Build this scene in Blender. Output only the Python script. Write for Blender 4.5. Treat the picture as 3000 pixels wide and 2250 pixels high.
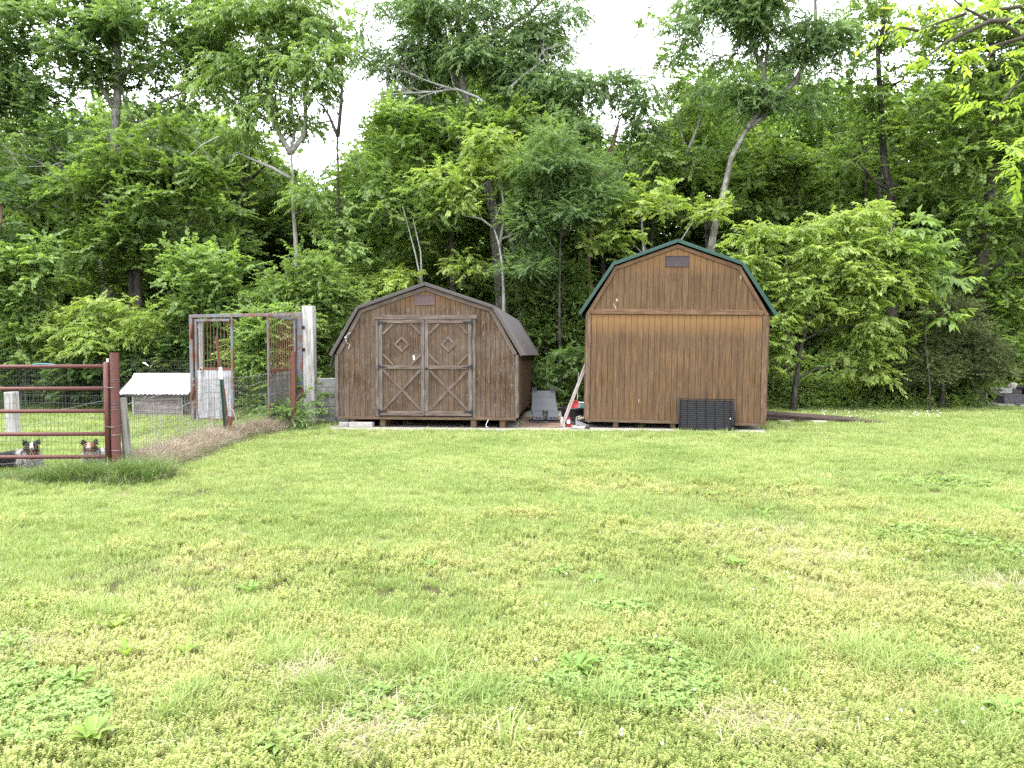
import bpy, bmesh, math, random
import numpy as np
from mathutils import Vector, Matrix, noise
for o in list(bpy.data.objects): bpy.data.objects.remove(o)
SC = bpy.context.scene; COL = SC.collection
R = math.radians
# ---------------------------------------------------------------- camera, sky, sun, exposure
PITCH = R(2.3); CAMZ = 1.5; F = 2150.0
cam = bpy.data.objects.new('camera', bpy.data.cameras.new('camera')); COL.objects.link(cam)
cam.data.sensor_width = 36; cam.data.lens = F/3000*36; cam.data.clip_end = 1200; cam.data.clip_start = .05
cam.location = (0, 0, CAMZ); cam.rotation_euler = (R(90)-PITCH, 0, 0); SC.camera = cam
SUN_EL, SUN_AZ = R(64), R(238)      # azimuth clockwise from +Y: high, behind the camera's left shoulder
w = bpy.data.worlds.new('World'); SC.world = w; w.use_nodes = True
nt = w.node_tree; nt.nodes.clear()
sky = nt.nodes.new('ShaderNodeTexSky'); sky.sky_type = 'NISHITA'; sky.sun_disc = False
sky.sun_elevation = SUN_EL; sky.sun_rotation = SUN_AZ; sky.dust_density = 3; sky.air_density = 1.2
hsv = nt.nodes.new('ShaderNodeHueSaturation'); hsv.inputs['Saturation'].default_value = .25; hsv.inputs['Value'].default_value = 1.0
mixw = nt.nodes.new('ShaderNodeMix'); mixw.data_type = 'RGBA'; mixw.inputs[0].default_value = .75
mixw.inputs[7].default_value = (9.0, 9.3, 9.8, 1)   # bright even cloud layer
bg = nt.nodes.new('ShaderNodeBackground'); bg.inputs['Strength'].default_value = .15
wo = nt.nodes.new('ShaderNodeOutputWorld')
nt.links.new(sky.outputs[0], hsv.inputs['Color']); nt.links.new(hsv.outputs[0], mixw.inputs[6])
nt.links.new(mixw.outputs[2], bg.inputs['Color']); nt.links.new(bg.outputs[0], wo.inputs[0])
sl = bpy.data.lights.new('sun', 'SUN'); sl.energy = 1.3; sl.angle = R(14); sl.color = (1, .96, .9)
sun = bpy.data.objects.new('sun', sl); COL.objects.link(sun)
sd = Vector((math.sin(SUN_AZ)*math.cos(SUN_EL), math.cos(SUN_AZ)*math.cos(SUN_EL), math.sin(SUN_EL)))
sun.rotation_euler = (-sd).to_track_quat('-Z', 'Y').to_euler()
SC.view_settings.view_transform = 'Standard'; SC.view_settings.look = 'None'
SC.view_settings.gamma = 1; SC.view_settings.use_curve_mapping = False
SC.view_settings.exposure = 1.97
SC.cycles.max_bounces = 8; SC.cycles.diffuse_bounces = 5; SC.cycles.transparent_max_bounces = 4
SC.cycles.use_denoising = False

# ---------------------------------------------------------------- helpers
def at(px, py, Y):
    """world point on the vertical plane at depth Y seen at photo pixel (px,py)"""
    a = (px-1500)/F; b = (1125-py)/F; c, s = math.cos(PITCH), math.sin(PITCH)
    d = Vector((a, c+b*s, -s+b*c)); t = Y/d.y
    return Vector((d.x*t, Y, CAMZ+d.z*t))
def gnd(px, py, z=0):
    a = (px-1500)/F; b = (1125-py)/F; c, s = math.cos(PITCH), math.sin(PITCH)
    d = Vector((a, c+b*s, -s+b*c)); t = (z-CAMZ)/d.z
    return Vector((d.x*t, d.y*t, z))
def X(px, Y): return (px-1500)/F*Y
def tag(o, label=None, cat=None, group=None, kind=None):
    if label: o['label'] = label
    if cat: o['category'] = cat
    if group: o['group'] = group
    if kind: o['kind'] = kind
    return o
def thing(name, label, cat, loc=(0, 0, 0), rz=0, group=None):
    o = bpy.data.objects.new(name, None); COL.objects.link(o); o.empty_display_size = .1
    o.location = loc; o.rotation_euler = (0, 0, rz)
    return tag(o, label, cat, group)
class MB:
    def __init__(s): s.v = []; s.f = []
    def add(s, vs, fs):
        n = len(s.v); s.v += [tuple(v) for v in vs]; s.f += [tuple(i+n for i in f) for f in fs]; return s
    def box(s, lo, hi, M=None):
        x0, y0, z0 = lo; x1, y1, z1 = hi
        vs = [Vector(p) for p in ((x0,y0,z0),(x1,y0,z0),(x1,y1,z0),(x0,y1,z0),(x0,y0,z1),(x1,y0,z1),(x1,y1,z1),(x0,y1,z1))]
        if M: vs = [M@v for v in vs]
        return s.add(vs, [(0,3,2,1),(4,5,6,7),(0,1,5,4),(1,2,6,5),(2,3,7,6),(3,0,4,7)])
    def cbox(s, lo, hi, c=.004, M=None):
        """box with chamfered edges"""
        bm = bmesh.new(); bmesh.ops.create_cube(bm, size=1)
        S = [hi[i]-lo[i] for i in range(3)]; m = [(hi[i]+lo[i])/2 for i in range(3)]
        for v in bm.verts: v.co = Vector((v.co[i]*S[i]+m[i] for i in range(3)))
        bmesh.ops.bevel(bm, geom=bm.edges[:], offset=min(c, min(S)*.4), segments=1, affect='EDGES')
        vs = [(M@v.co if M else v.co) for v in bm.verts]; bm.verts.index_update()
        s.add(vs, [[v.index for v in f.verts] for f in bm.faces]); bm.free(); return s
    def tube(s, pts, rad, n=6, cap=True):
        pts = [Vector(p) for p in pts]
        if not hasattr(rad, '__len__'): rad = [rad]*len(pts)
        base = len(s.v); up = Vector((0, 0, 1)); prev = None
        for i, p in enumerate(pts):
            t = (pts[min(i+1, len(pts)-1)]-pts[max(i-1, 0)])
            t = t.normalized() if t.length > 1e-9 else Vector((0, 0, 1))
            if prev is None:
                a = t.cross(up if abs(t.z) < .9 else Vector((0, 1, 0))).normalized()
            else:
                a = (prev-t*prev.dot(t)).normalized()
            prev = a; b = t.cross(a)
            for k in range(n):
                th = 2*math.pi*k/n; s.v.append(tuple(p+(a*math.cos(th)+b*math.sin(th))*rad[i]))
        for i in range(len(pts)-1):
            for k in range(n):
                k2 = (k+1) % n
                s.f.append((base+i*n+k, base+i*n+k2, base+(i+1)*n+k2, base+(i+1)*n+k))
        if cap and n > 2:
            s.f.append(tuple(base+k for k in range(n))[::-1]); e = base+(len(pts)-1)*n; s.f.append(tuple(e+k for k in range(n)))
        return s
    def prism(s, poly, y0, y1, inset=0):
        """polygon in (x,z), front at y0 (slightly inset), back at y1"""
        n = len(poly); cx = sum(p[0] for p in poly)/n; cz = sum(p[1] for p in poly)/n
        fr = []
        for x, z in poly:
            fr.append((x-math.copysign(min(inset, abs(x-cx)*.5), x-cx), y0, z-math.copysign(min(inset, abs(z-cz)*.5), z-cz)))
        mid = [(x, y0+inset, z) for x, z in poly]
        bk = [(x, y1, z) for x, z in poly]
        b = len(s.v); s.v += fr+mid+bk
        s.f.append(tuple(b+i for i in range(n))); s.f.append(tuple(b+2*n+i for i in reversed(range(n))))
        for k in range(2):
            for i in range(n):
                j = (i+1) % n; s.f.append((b+k*n+i, b+(k+1)*n+i, b+(k+1)*n+j, b+k*n+j))
        return s
    def lathe(s, prof, n=24, M=None, cap=True):
        b = len(s.v)
        for r, z in prof:
            for k in range(n):
                v = Vector((r*math.cos(2*math.pi*k/n), r*math.sin(2*math.pi*k/n), z)); s.v.append(tuple(M@v if M else v))
        for i in range(len(prof)-1):
            for k in range(n):
                k2 = (k+1) % n; s.f.append((b+i*n+k, b+i*n+k2, b+(i+1)*n+k2, b+(i+1)*n+k))
        if cap:
            s.f.append(tuple(b+k for k in reversed(range(n)))); e = b+(len(prof)-1)*n; s.f.append(tuple(e+k for k in range(n)))
        return s
    def build(s, name, mat, parent=None, smooth=False, loc=None, M=None, recalc=True):
        me = bpy.data.meshes.new(name); me.from_pydata(s.v, [], s.f); me.update()
        if recalc:
            bm = bmesh.new(); bm.from_mesh(me); bmesh.ops.recalc_face_normals(bm, faces=bm.faces); bm.to_mesh(me); bm.free()
        if mat: me.materials.append(mat)
        if smooth: me.polygons.foreach_set('use_smooth', [True]*len(me.polygons))
        o = bpy.data.objects.new(name, me); COL.objects.link(o)
        if parent: o.parent = parent
        if M is not None: o.matrix_local = M
        elif loc is not None: o.location = loc
        return o
def fast_mesh(name, V, faces4, mat, parent=None, tint=None):
    """quads mesh from numpy arrays, with a per-face float attribute"""
    me = bpy.data.meshes.new(name); nv, nf = len(V), len(faces4)
    me.vertices.add(nv); me.vertices.foreach_set('co', np.ascontiguousarray(V, dtype=np.float32).ravel())
    me.loops.add(nf*4); me.loops.foreach_set('vertex_index', np.ascontiguousarray(faces4, dtype=np.int32).ravel())
    me.polygons.add(nf); me.polygons.foreach_set('loop_start', np.arange(nf, dtype=np.int32)*4)
    me.update(calc_edges=True)
    if tint is not None:
        a = me.attributes.new('tint', 'FLOAT', 'FACE'); a.data.foreach_set('value', np.ascontiguousarray(tint, dtype=np.float32))
    if mat: me.materials.append(mat)
    o = bpy.data.objects.new(name, me); COL.objects.link(o)
    if parent: o.parent = parent
    return o
def plank(name, p0, p1, width, thick, mat, parent, normal=(0, -1, 0), ch=.004, ends=0):
    """a board whose own X axis runs along its length, so grain follows it; ends = mitre angle tangent"""
    p0, p1 = Vector(p0), Vector(p1); d = (p1-p0); L = d.length; x = d.normalized()
    n = Vector(normal); n = (n-x*n.dot(x)).normalized(); z = x.cross(-n) ; y = z.cross(x)
    M = Matrix(((x.x, y.x, z.x, 0), (x.y, y.y, z.y, 0), (x.z, y.z, z.z, 0), (0, 0, 0, 1))); M.translation = (p0+p1)/2
    return MB().cbox((-L/2, -thick/2, -width/2), (L/2, thick/2, width/2), ch).build(name, mat, parent, M=M)

# ---------------------------------------------------------------- materials
KB = .58
def kc(c, k=None): return tuple(x*(KB if k is None else k) for x in c)
class NT:
    def __init__(s, name):
        s.m = bpy.data.materials.new(name); s.m.use_nodes = True; s.t = s.m.node_tree; s.t.nodes.clear()
        s.out = s.n('ShaderNodeOutputMaterial')
    def n(s, typ, **kw):
        nd = s.t.nodes.new(typ)
        for k, v in kw.items(): setattr(nd, k, v)
        return nd
    def l(s, a, b): s.t.links.new(a, b)
    def coord(s, kind='Object', scale=(1, 1, 1), rnd=0):
        tc = s.n('ShaderNodeTexCoord'); mp = s.n('ShaderNodeMapping'); mp.inputs['Scale'].default_value = scale
        s.l(tc.outputs[kind], mp.inputs['Vector'])
        if rnd:
            oi = s.n('ShaderNodeObjectInfo'); mu = s.n('ShaderNodeMath', operation='MULTIPLY'); mu.inputs[1].default_value = rnd
            s.l(oi.outputs['Random'], mu.inputs[0]); s.l(mu.outputs[0], mp.inputs['Location'])
        return mp.outputs[0]
    def noise(s, vec, scale, detail=3, rough=.55, dist=0):
        nd = s.n('ShaderNodeTexNoise'); nd.inputs['Scale'].default_value = scale; nd.inputs['Detail'].default_value = detail
        nd.inputs['Roughness'].default_value = rough; nd.inputs['Distortion'].default_value = dist
        s.l(vec, nd.inputs['Vector']); return nd.outputs[0]
    def ramp(s, fac, stops):
        nd = s.n('ShaderNodeValToRGB'); e = nd.color_ramp.elements
        while len(e) < len(stops): e.new(.5)
        for el, (p, c) in zip(e, stops):
            el.position = p; el.color = (c, c, c, 1) if not hasattr(c, '__len__') else (*c, 1)
        s.l(fac, nd.inputs[0]); return nd.outputs[0]
    def mix(s, fac, a, b, blend='MIX'):
        nd = s.n('ShaderNodeMix', data_type='RGBA', blend_type=blend)
        for inp, v in ((0, fac), (6, a), (7, b)):
            if hasattr(v, 'is_linked'): s.l(v, nd.inputs[inp])
            elif hasattr(v, '__len__'): nd.inputs[inp].default_value = (*v, 1)
            else: nd.inputs[inp].default_value = v
        return nd.outputs[2]
    def math(s, op, a, b=0):
        nd = s.n('ShaderNodeMath', operation=op)
        for i, v in enumerate((a, b)):
            if hasattr(v, 'is_linked'): s.l(v, nd.inputs[i])
            else: nd.inputs[i].default_value = v
        return nd.outputs[0]
    def bsdf(s, col, rough=.8, metal=0, bump=None, bstr=.3, bdist=.01, spec=.3):
        b = s.n('ShaderNodeBsdfPrincipled')
        for nm, v in (('Base Color', col), ('Roughness', rough), ('Metallic', metal), ('Specular IOR Level', spec)):
            if hasattr(v, 'is_linked'): s.l(v, b.inputs[nm])
            elif hasattr(v, '__len__'): b.inputs[nm].default_value = (*v, 1)
            else: b.inputs[nm].default_value = v
        if bump is not None:
            bp = s.n('ShaderNodeBump'); bp.inputs['Strength'].default_value = bstr; bp.inputs['Distance'].default_value = bdist
            s.l(bump, bp.inputs['Height']); s.l(bp.outputs[0], b.inputs['Normal'])
        s.l(b.outputs[0], s.out.inputs[0]); return s.m
def siding_mat(name, dark, mid, light, fleck, fleck_amt, topz=None, grey=.5):
    """stained plywood siding, grain along Z, pale weathered flecks, unfaded stain just below the rake or band"""
    dark, mid, light, fleck = kc(dark), kc(mid), kc(light), kc(fleck); t = NT(name); g = t.coord('Object', (1, 1, .045)); c = t.coord('Object')
    oi = t.n('ShaderNodeObjectInfo')
    n1 = t.noise(g, 55, 5, .65); n2 = t.noise(c, 1.6, 4, .6); n3 = t.noise(t.coord('Object', (1, 1, .18)), 9, 4, .6, .6)
    base = t.ramp(n1, [(.32, dark), (.52, mid), (.7, light)])
    base = t.mix(t.ramp(n2, [(.35, 0.0), (.7, grey)]), base, fleck, 'MIX')
    base = t.mix(t.ramp(n3, [(.3, .75), (.6, 1.05)]), (0, 0, 0), base, 'MIX')
    tone = t.math('ADD', t.math('MULTIPLY', oi.outputs['Random'], .22), .86)
    base = t.mix(1, base, t.ramp(tone, [(0, 0.0), (1, 1.0)]), 'MULTIPLY')
    fl = t.noise(t.coord('Object', (1, 1, .22)), 38, 3, .7)
    base = t.mix(t.ramp(fl, [(.62-fleck_amt, 0.0), (.70-fleck_amt*.4, .75)]), base, fleck)
    if topz:
        sep = t.n('ShaderNodeSeparateXYZ'); t.l(c, sep.inputs[0])
        # stain that the eave or band has kept from fading: orange strips at the listed heights
        for z0, z1 in topz:
            up = t.math('ADD', sep.outputs[2], t.math('MULTIPLY', t.noise(t.coord('Object', (1, 1, .1)), 7, 2), -.25))
            m = t.ramp(t.math('DIVIDE', t.math('SUBTRACT', up, z0-.125), z1-z0), [(0, 0.0), (.8, .8), (1.0, .85)])
            below = t.math('LESS_THAN', sep.outputs[2], z1+.02)
            base = t.mix(t.math('MULTIPLY', m, below), base, light)
    return t.bsdf(base, .82, 0, n1, .5, .004, .2)
def wood_mat(name, dark, mid, light, scale=1, axis=0, bstr=.5):
    sc = [1, 1, 1]; sc[axis] = .06; dark, mid, light = kc(dark), kc(mid), kc(light)
    t = NT(name); v = t.coord('Object', sc, 17)
    n1 = t.noise(v, 60*scale, 5, .65, .3); n2 = t.noise(t.coord('Object', (1, 1, 1), 9), 4, 3)
    col = t.ramp(n1, [(.33, dark), (.5, mid), (.68, light)])
    col = t.mix(t.ramp(n2, [(.3, .7), (.65, 1.0)]), (0, 0, 0), col)
    return t.bsdf(col, .88, 0, n1, bstr, .004, .15)
def rust_mat(name, a, b, c, amt=.5, rough=.7, scale=9):
    a, b, c = kc(a), kc(b), kc(c); t = NT(name); v = t.coord('Object', (1, 1, .6), 5)
    n1 = t.noise(v, scale, 6, .65); n2 = t.noise(v, 60, 3, .6)
    col = t.mix(t.ramp(n1, [(amt-.08, 0.0), (amt+.08, 1.0)]), a, t.ramp(n2, [(.3, b), (.7, c)]))
    return t.bsdf(col, rough, .15, n2, .3, .002, .4)
def plain(name, col, rough=.6, var=.15, scale=8, metal=0, spec=.4, bump=.15):
    col = kc(col, .85 if min(col) > .6 else KB)
    t = NT(name); v = t.coord('Object', (1, 1, 1), 3); n = t.noise(v, scale, 5, .6)
    lo = tuple(x*(1-var) for x in col); hi = tuple(min(1, x*(1+var)) for x in col)
    return t.bsdf(t.ramp(n, [(.3, lo), (.7, hi)]), rough, metal, n, bump, .003, spec)
def leaf_mat(name, a, b, c, trans=.52, gloss=.3, hue_noise=.35, k=1.0, tcol=(1.35, 1.4, .65)):
    a, b, c = kc(a, k), kc(b, k), kc(c, k)
    t = NT(name); at_ = t.n('ShaderNodeAttribute', attribute_name='tint')
    geo = t.n('ShaderNodeNewGeometry'); oi = t.n('ShaderNodeObjectInfo')
    n = t.noise(geo.outputs['Position'], .7, 3, .6)
    fac = t.math('ADD', t.math('MULTIPLY', at_.outputs['Fac'], .7), t.math('MULTIPLY', t.math('SUBTRACT', n, .5), hue_noise*2.2))
    fac = t.math('ADD', fac, t.math('MULTIPLY', oi.outputs['Random'], .12))
    col = t.ramp(fac, [(0, a), (.45, b), (.95, c)])
    p = t.n('ShaderNodeBsdfPrincipled'); t.l(col, p.inputs['Base Color']); p.inputs['Roughness'].default_value = .48
    p.inputs['Specular IOR Level'].default_value = gloss
    tr = t.n('ShaderNodeBsdfTranslucent'); tc = t.mix(1, col, tcol, 'MULTIPLY'); t.l(tc, tr.inputs[0])
    mx = t.n('ShaderNodeMixShader'); mx.inputs[0].default_value = trans
    t.l(p.outputs[0], mx.inputs[1]); t.l(tr.outputs[0], mx.inputs[2]); t.l(mx.outputs[0], t.out.inputs[0])
    return t.m
def bark_mat(name, dark, mid, light, lichen=.5):
    t = NT(name); v = t.coord('Object', (1, 1, .22), 7)
    vo = t.n('ShaderNodeTexVoronoi'); vo.inputs['Scale'].default_value = 26; t.l(v, vo.inputs['Vector'])
    n = t.noise(v, 22, 5, .7); n2 = t.noise(t.coord('Object', (1, 1, .7), 7), 5, 4, .7)
    col = t.ramp(n, [(.3, dark), (.5, mid), (.72, light)])
    col = t.mix(t.ramp(n2, [(.5, 0.0), (.62, lichen)]), col, (.36, .38, .33))
    return t.bsdf(col, .92, 0, vo.outputs[0], .8, .02, .1)
M = {}
M['sidingL'] = siding_mat('weathered_siding', (.042, .026, .016), (.10, .06, .034), (.23, .12, .05), (.27, .215, .17), .05, [(2.35, 2.75)], .45)
M['sidingR'] = siding_mat('stained_siding', (.105, .06, .030), (.16, .095, .048), (.31, .17, .072), (.20, .15, .105), .0, [(1.80, 2.22), (3.0, 3.6)], .25)
M['sidingSide'] = siding_mat('side_wall_siding', (.075, .042, .022), (.13, .072, .036), (.20, .11, .05), (.22, .17, .13), .0, None, .2)
M['trimL'] = wood_mat('grey_brown_trim', (.10, .068, .052), (.19, .145, .12), (.30, .25, .215))
M['trimR'] = wood_mat('brown_trim', (.13, .075, .042), (.22, .13, .075), (.34, .22, .14))
M['beam'] = wood_mat('treated_lumber', (.10, .065, .04), (.18, .125, .08), (.27, .20, .135))
M['gap'] = plain('dark_backing', (.03, .02, .014), .95, .2)
M['roofL'] = plain('brown_metal_roof', (.10, .082, .078), .45, .06, 2, .0, .5, .0)
M['roofR'] = plain('green_metal_roof', (.018, .085, .062), .36, .15, 5, .2, .5, .03)
M['vent'] = plain('brown_vent', (.14, .085, .08), .6, .12)
M['vent2'] = plain('dark_vent', (.075, .055, .06), .55, .12)
M['black'] = plain('black_iron', (.013, .013, .016), .5, .3, 20)
M['cavity'] = plain('cavity', (.015, .012, .01), .95)
M['palewood'] = wood_mat('silvered_boards', (.26, .25, .26), (.52, .51, .54), (.74, .74, .78), .5, 2)
M['whitewood'] = wood_mat('whitewashed_post', (.34, .31, .29), (.58, .56, .54), (.74, .73, .71), .6, 2)
M['greywood'] = wood_mat('grey_wood', (.15, .13, .11), (.28, .26, .23), (.40, .38, .35), .6, 2)
M['darkwood'] = wood_mat('dog_house_boards', (.24, .20, .185), (.42, .36, .345), (.60, .55, .54), .5, 0)
M['steel'] = rust_mat('blue_grey_steel', (.19, .21, .245), (.15, .06, .035), (.27, .11, .06), .52, .6, 5)
M['rust'] = rust_mat('rusted_steel', (.17, .055, .038), (.10, .035, .028), (.24, .085, .05), .45, .7, 14)
M['rustbars'] = plain('rusty_bars', (.20, .10, .06), .8, .3, 30)
M['gate'] = rust_mat('red_oxide_pipe', (.155, .048, .042), (.10, .034, .03), (.20, .075, .06), .5, .55, 12)
M['wire'] = plain('galvanised_wire', (.14, .14, .14), .5, .2, 30, .5)
M['wirepale'] = plain('pale_wire', (.33, .32, .30), .5, .2, 30, .3)
M['tin'] = plain('galvanised_roof', (.70, .72, .76), .4, .1, 3, .1, .5, .03)
M['greenpost'] = rust_mat('green_post_paint', (.028, .075, .048), (.02, .05, .035), (.05, .09, .06), .6, .6)
M['whitepaint'] = plain('white_paint', (.75, .75, .73), .6, .1)
M['plastic'] = plain('grey_black_plastic', (.055, .058, .072), .45, .12, 12, 0, .5, .05)
M['plasticlight'] = plain('grey_plastic', (.12, .125, .145), .5, .1, 12, 0, .5, .05)
M['rubber'] = plain('black_rubber', (.014, .014, .018), .45, .2, 10, 0, .5, .05)
M['red'] = plain('red_plastic', (.55, .015, .02), .4, .1, 6, 0, .5, .02)
M['redmatt'] = rust_mat('worn_red_paint', (.30, .035, .03), (.2, .05, .04), (.36, .07, .06), .6, .5)
M['teal'] = plain('pale_teal_plastic', (.22, .48, .42), .45, .1)
M['pink'] = plain('pink_red_label', (.6, .13, .13), .5, .3, 30)
M['concrete'] = plain('concrete', (.42, .39, .36), .92, .22, 6, 0, .2, .5)
M['blockc'] = plain('concrete_block', (.42, .42, .41), .95, .35, 7, 0, .1, .6)
M['paleblock'] = plain('pale_block', (.52, .49, .46), .92, .2, 9, 0, .2, .5)
M['plywood'] = wood_mat('old_plywood', (.16, .09, .06), (.34, .22, .16), (.48, .35, .27), .35)
M['rampwood'] = wood_mat('brown_ramp_boards', (.065, .045, .04), (.105, .072, .064), (.16, .115, .10), .6)
M['rock'] = plain('dark_grey_stone', (.12, .115, .13), .9, .45, 14, 0, .2, .8)
M['lightstick'] = wood_mat('pale_lumber', (.36, .30, .27), (.52, .46, .43), (.68, .63, .60), .6)
M['rope'] = plain('pale_rope', (.55, .5, .42), .9, .2, 30)
M['blue'] = plain('turquoise_hose', (.05, .36, .42), .5, .1)
M['bark'] = bark_mat('grey_bark', (.05, .045, .038), (.13, .12, .105), (.26, .25, .23), .45)
M['barkdark'] = bark_mat('dark_bark', (.018, .015, .013), (.045, .038, .033), (.085, .075, .065), .12)
M['barkred'] = bark_mat('red_brown_bark', (.045, .028, .02), (.11, .07, .052), (.19, .13, .10), .15)
M['barkpale'] = bark_mat('pale_bark', (.12, .115, .10), (.25, .24, .22), (.42, .41, .39), .5)
M['twig'] = plain('twig', (.09, .075, .06), .9, .3, 20)
M['twigpale'] = plain('dead_twig', (.5, .49, .46), .9, .3, 20)
# ---------------------------------------------------------------- ground
def gh(x, y):
    f = min(1, max(0, (12.8-y)/2.5))*(0 if x < -4.2 and y > 8.3 else 1)*(min(1, max(0, (8.3-y)/1)) if x < -3.8 else 1)
    return f*(.045*noise.noise(Vector((x*.45, y*.5, 2.2)))+.016*noise.noise(Vector((x*1.7, y*1.9, 5))))
def ground():
    t = NT('lawn_soil'); geo = t.n('ShaderNodeNewGeometry'); v = geo.outputs['Position']
    n1 = t.noise(v, 1.3, 4, .6); n2 = t.noise(v, 34, 4, .7)
    c = t.ramp(n1, [(.35, (.12, .15, .05)), (.6, (.17, .16, .075)), (.75, (.24, .20, .12))])
    c = t.mix(t.ramp(n2, [(.3, .6), (.7, 1.0)]), (.03, .03, .015), c)
    lawn = t.bsdf(c, .95, 0, n2, .6, .02, .1)
    t = NT('leaf_litter'); geo = t.n('ShaderNodeNewGeometry'); v = geo.outputs['Position']
    n2 = t.noise(v, 12, 5, .7); c = t.ramp(n2, [(.3, (.02, .022, .01)), (.5, (.05, .045, .02)), (.7, (.11, .08, .045))])
    litter = t.bsdf(c, .95, 0, n2, .8, .03, .1)
    def sheet(name, x0, x1, y0, y1, z, mat):
        o = MB().add([(x0, y0, z), (x1, y0, z), (x1, y1, z), (x0, y1, z)], [(0, 1, 2, 3)]).build(name, mat, recalc=False)
        return tag(o, kind='structure')
    sheet('ground', -600, 600, -300, 900, -.01, litter)
    # the mown lawn: gently uneven, with an irregular far edge along the wood
    NX, NY = 110, 90; vs = []
    for j in range(NY+1):
        for i in range(NX+1):
            x = -16+34*i/NX; ye = 20.6+.5*noise.noise(Vector((x*.4, 3, 0)))+(.4 if x > 4 else 0); y = -6+(ye+6)*j/NY; vs.append((x, y, gh(x, y)))
    m = MB(); m.add(vs, [(j*(NX+1)+i, j*(NX+1)+i+1, (j+1)*(NX+1)+i+1, (j+1)*(NX+1)+i) for j in range(NY) for i in range(NX)])
    tag(m.build('lawn_ground', lawn, smooth=True, recalc=False), kind='structure')
ground()
# ---------------------------------------------------------------- concrete pad and old plywood between the sheds
def slab(name, poly, z0, z1, mat, parent=None, kind=None, jag=.02):
    vs = []; random.seed(len(poly)*7+int(z1*1000))
    pts = []
    for i, (x, y) in enumerate(poly):
        x2, y2 = poly[(i+1) % len(poly)]; n = max(1, int(math.hypot(x2-x, y2-y)/.25))
        for k in range(n): pts.append((x+(x2-x)*k/n+random.uniform(-jag, jag), y+(y2-y)*k/n+random.uniform(-jag, jag)))
    n = len(pts); m = MB(); m.add([(x, y, z0) for x, y in pts]+[(x, y, z1) for x, y in pts],
        [tuple(range(n))[::-1], tuple(range(n, 2*n))]+[(i, (i+1) % n, n+(i+1) % n, n+i) for i in range(n)])
    o = m.build(name, mat, parent)
    if kind: tag(o, kind=kind)
    return o
slab('concrete_pad', [(-3.72, 14.25), (-1.6, 14.15), (.6, 14.15), (2.6, 14.0), (4.75, 13.75), (4.95, 14.3), (5.3, 20.5), (-3.2, 20.9), (-3.75, 15.0)], -.05, .028, M['concrete'], kind='structure')
pl = [((.16, 14.75), (.52, 14.72), (.55, 17.2), (.19, 17.2)), ((.545, 14.72), (1.0, 14.7), (1.15, 16.1), (.565, 16.1)), ((.57, 16.12), (1.3, 16.12), (1.35, 17.4), (.58, 17.4))]
for i, q in enumerate(pl):
    o = slab('plywood_sheet', list(q), .030, .046, M['plywood'], jag=.003)
    tag(o, ['worn plywood sheet on the pad along the right wall of the small barn shed', 'worn reddish plywood sheet in front of the black plastic dock', 'old plywood sheet behind the black plastic dock and tub'][i], 'plywood')

# ---------------------------------------------------------------- barn sheds
def gz(prof, x):
    """height of a gambrel profile (eave, knee, peak) at x"""
    (xe, ze), (xk, zk), zp = prof; a = abs(x)
    if a >= xk: return ze+(zk-ze)*(xe-a)/(xe-xk)
    return zk+(zp-zk)*(xk-a)/xk
def boards(prof, parent, mat, x0, x1, step, z0, z1f=None, y=-.014, name='siding_board', rnd=0, gap=.0042, yb=0):
    n = max(1, round((x1-x0)/step)); st = (x1-x0)/n
    for i in range(n):
        a = x0+i*st+gap/2; b = x0+(i+1)*st-gap/2
        xs = [a]+sorted(k for k in (-prof[1][0], 0, prof[1][0]) if a < k < b)+[b]
        top = [(x, z1f(x)) for x in xs]
        if max(t[1] for t in top) <= z0+.03: continue
        top = [(x, max(z, z0+.01)) for x, z in top]
        poly = [(a, z0), (b, z0)]+top[::-1]
        MB().prism(poly, y-random.uniform(0, .0025), yb, .004).build(name, mat, parent)
def louvre(parent, x0, x1, z0, z1, mat, y=-.03, cols=3):
    v = MB(); fr = .012
    v.cbox((x0, y, z0), (x1, y+.012, z0+fr)).cbox((x0, y, z1-fr), (x1, y+.012, z1)).cbox((x0, y, z0), (x0+fr, y+.012, z1)).cbox((x1-fr, y, z0), (x1, y+.012, z1))
    for k in range(1, cols): xx = x0+(x1-x0)*k/cols; v.box((xx-.006, y+.001, z0+.01), (xx+.006, y+.011, z1-.01))
    ve = v.build('gable_vent', mat, parent)
    s = MB(); n = 10
    for k in range(n):
        zz = z0+fr+(z1-z0-2*fr)*(k+.5)/n
        s.add([(x0+fr, y+.004, zz-.008), (x1-fr, y+.004, zz-.008), (x1-fr, y+.012, zz+.007), (x0+fr, y+.012, zz+.007), (x0+fr, y+.007, zz-.008), (x1-fr, y+.007, zz-.008), (x1-fr, y+.014, zz+.006), (x0+fr, y+.014, zz+.006)], [(0, 1, 2, 3), (4, 7, 6, 5), (0, 4, 5, 1), (3, 2, 6, 7)])
    tag(s.build('louvre', mat, ve), kind='stuff')
    MB().box((x0+.004, y+.0145, z0+.004), (x1-.004, y+.017, z1-.004)).build('vent_backing', M['cavity'], ve)
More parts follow.
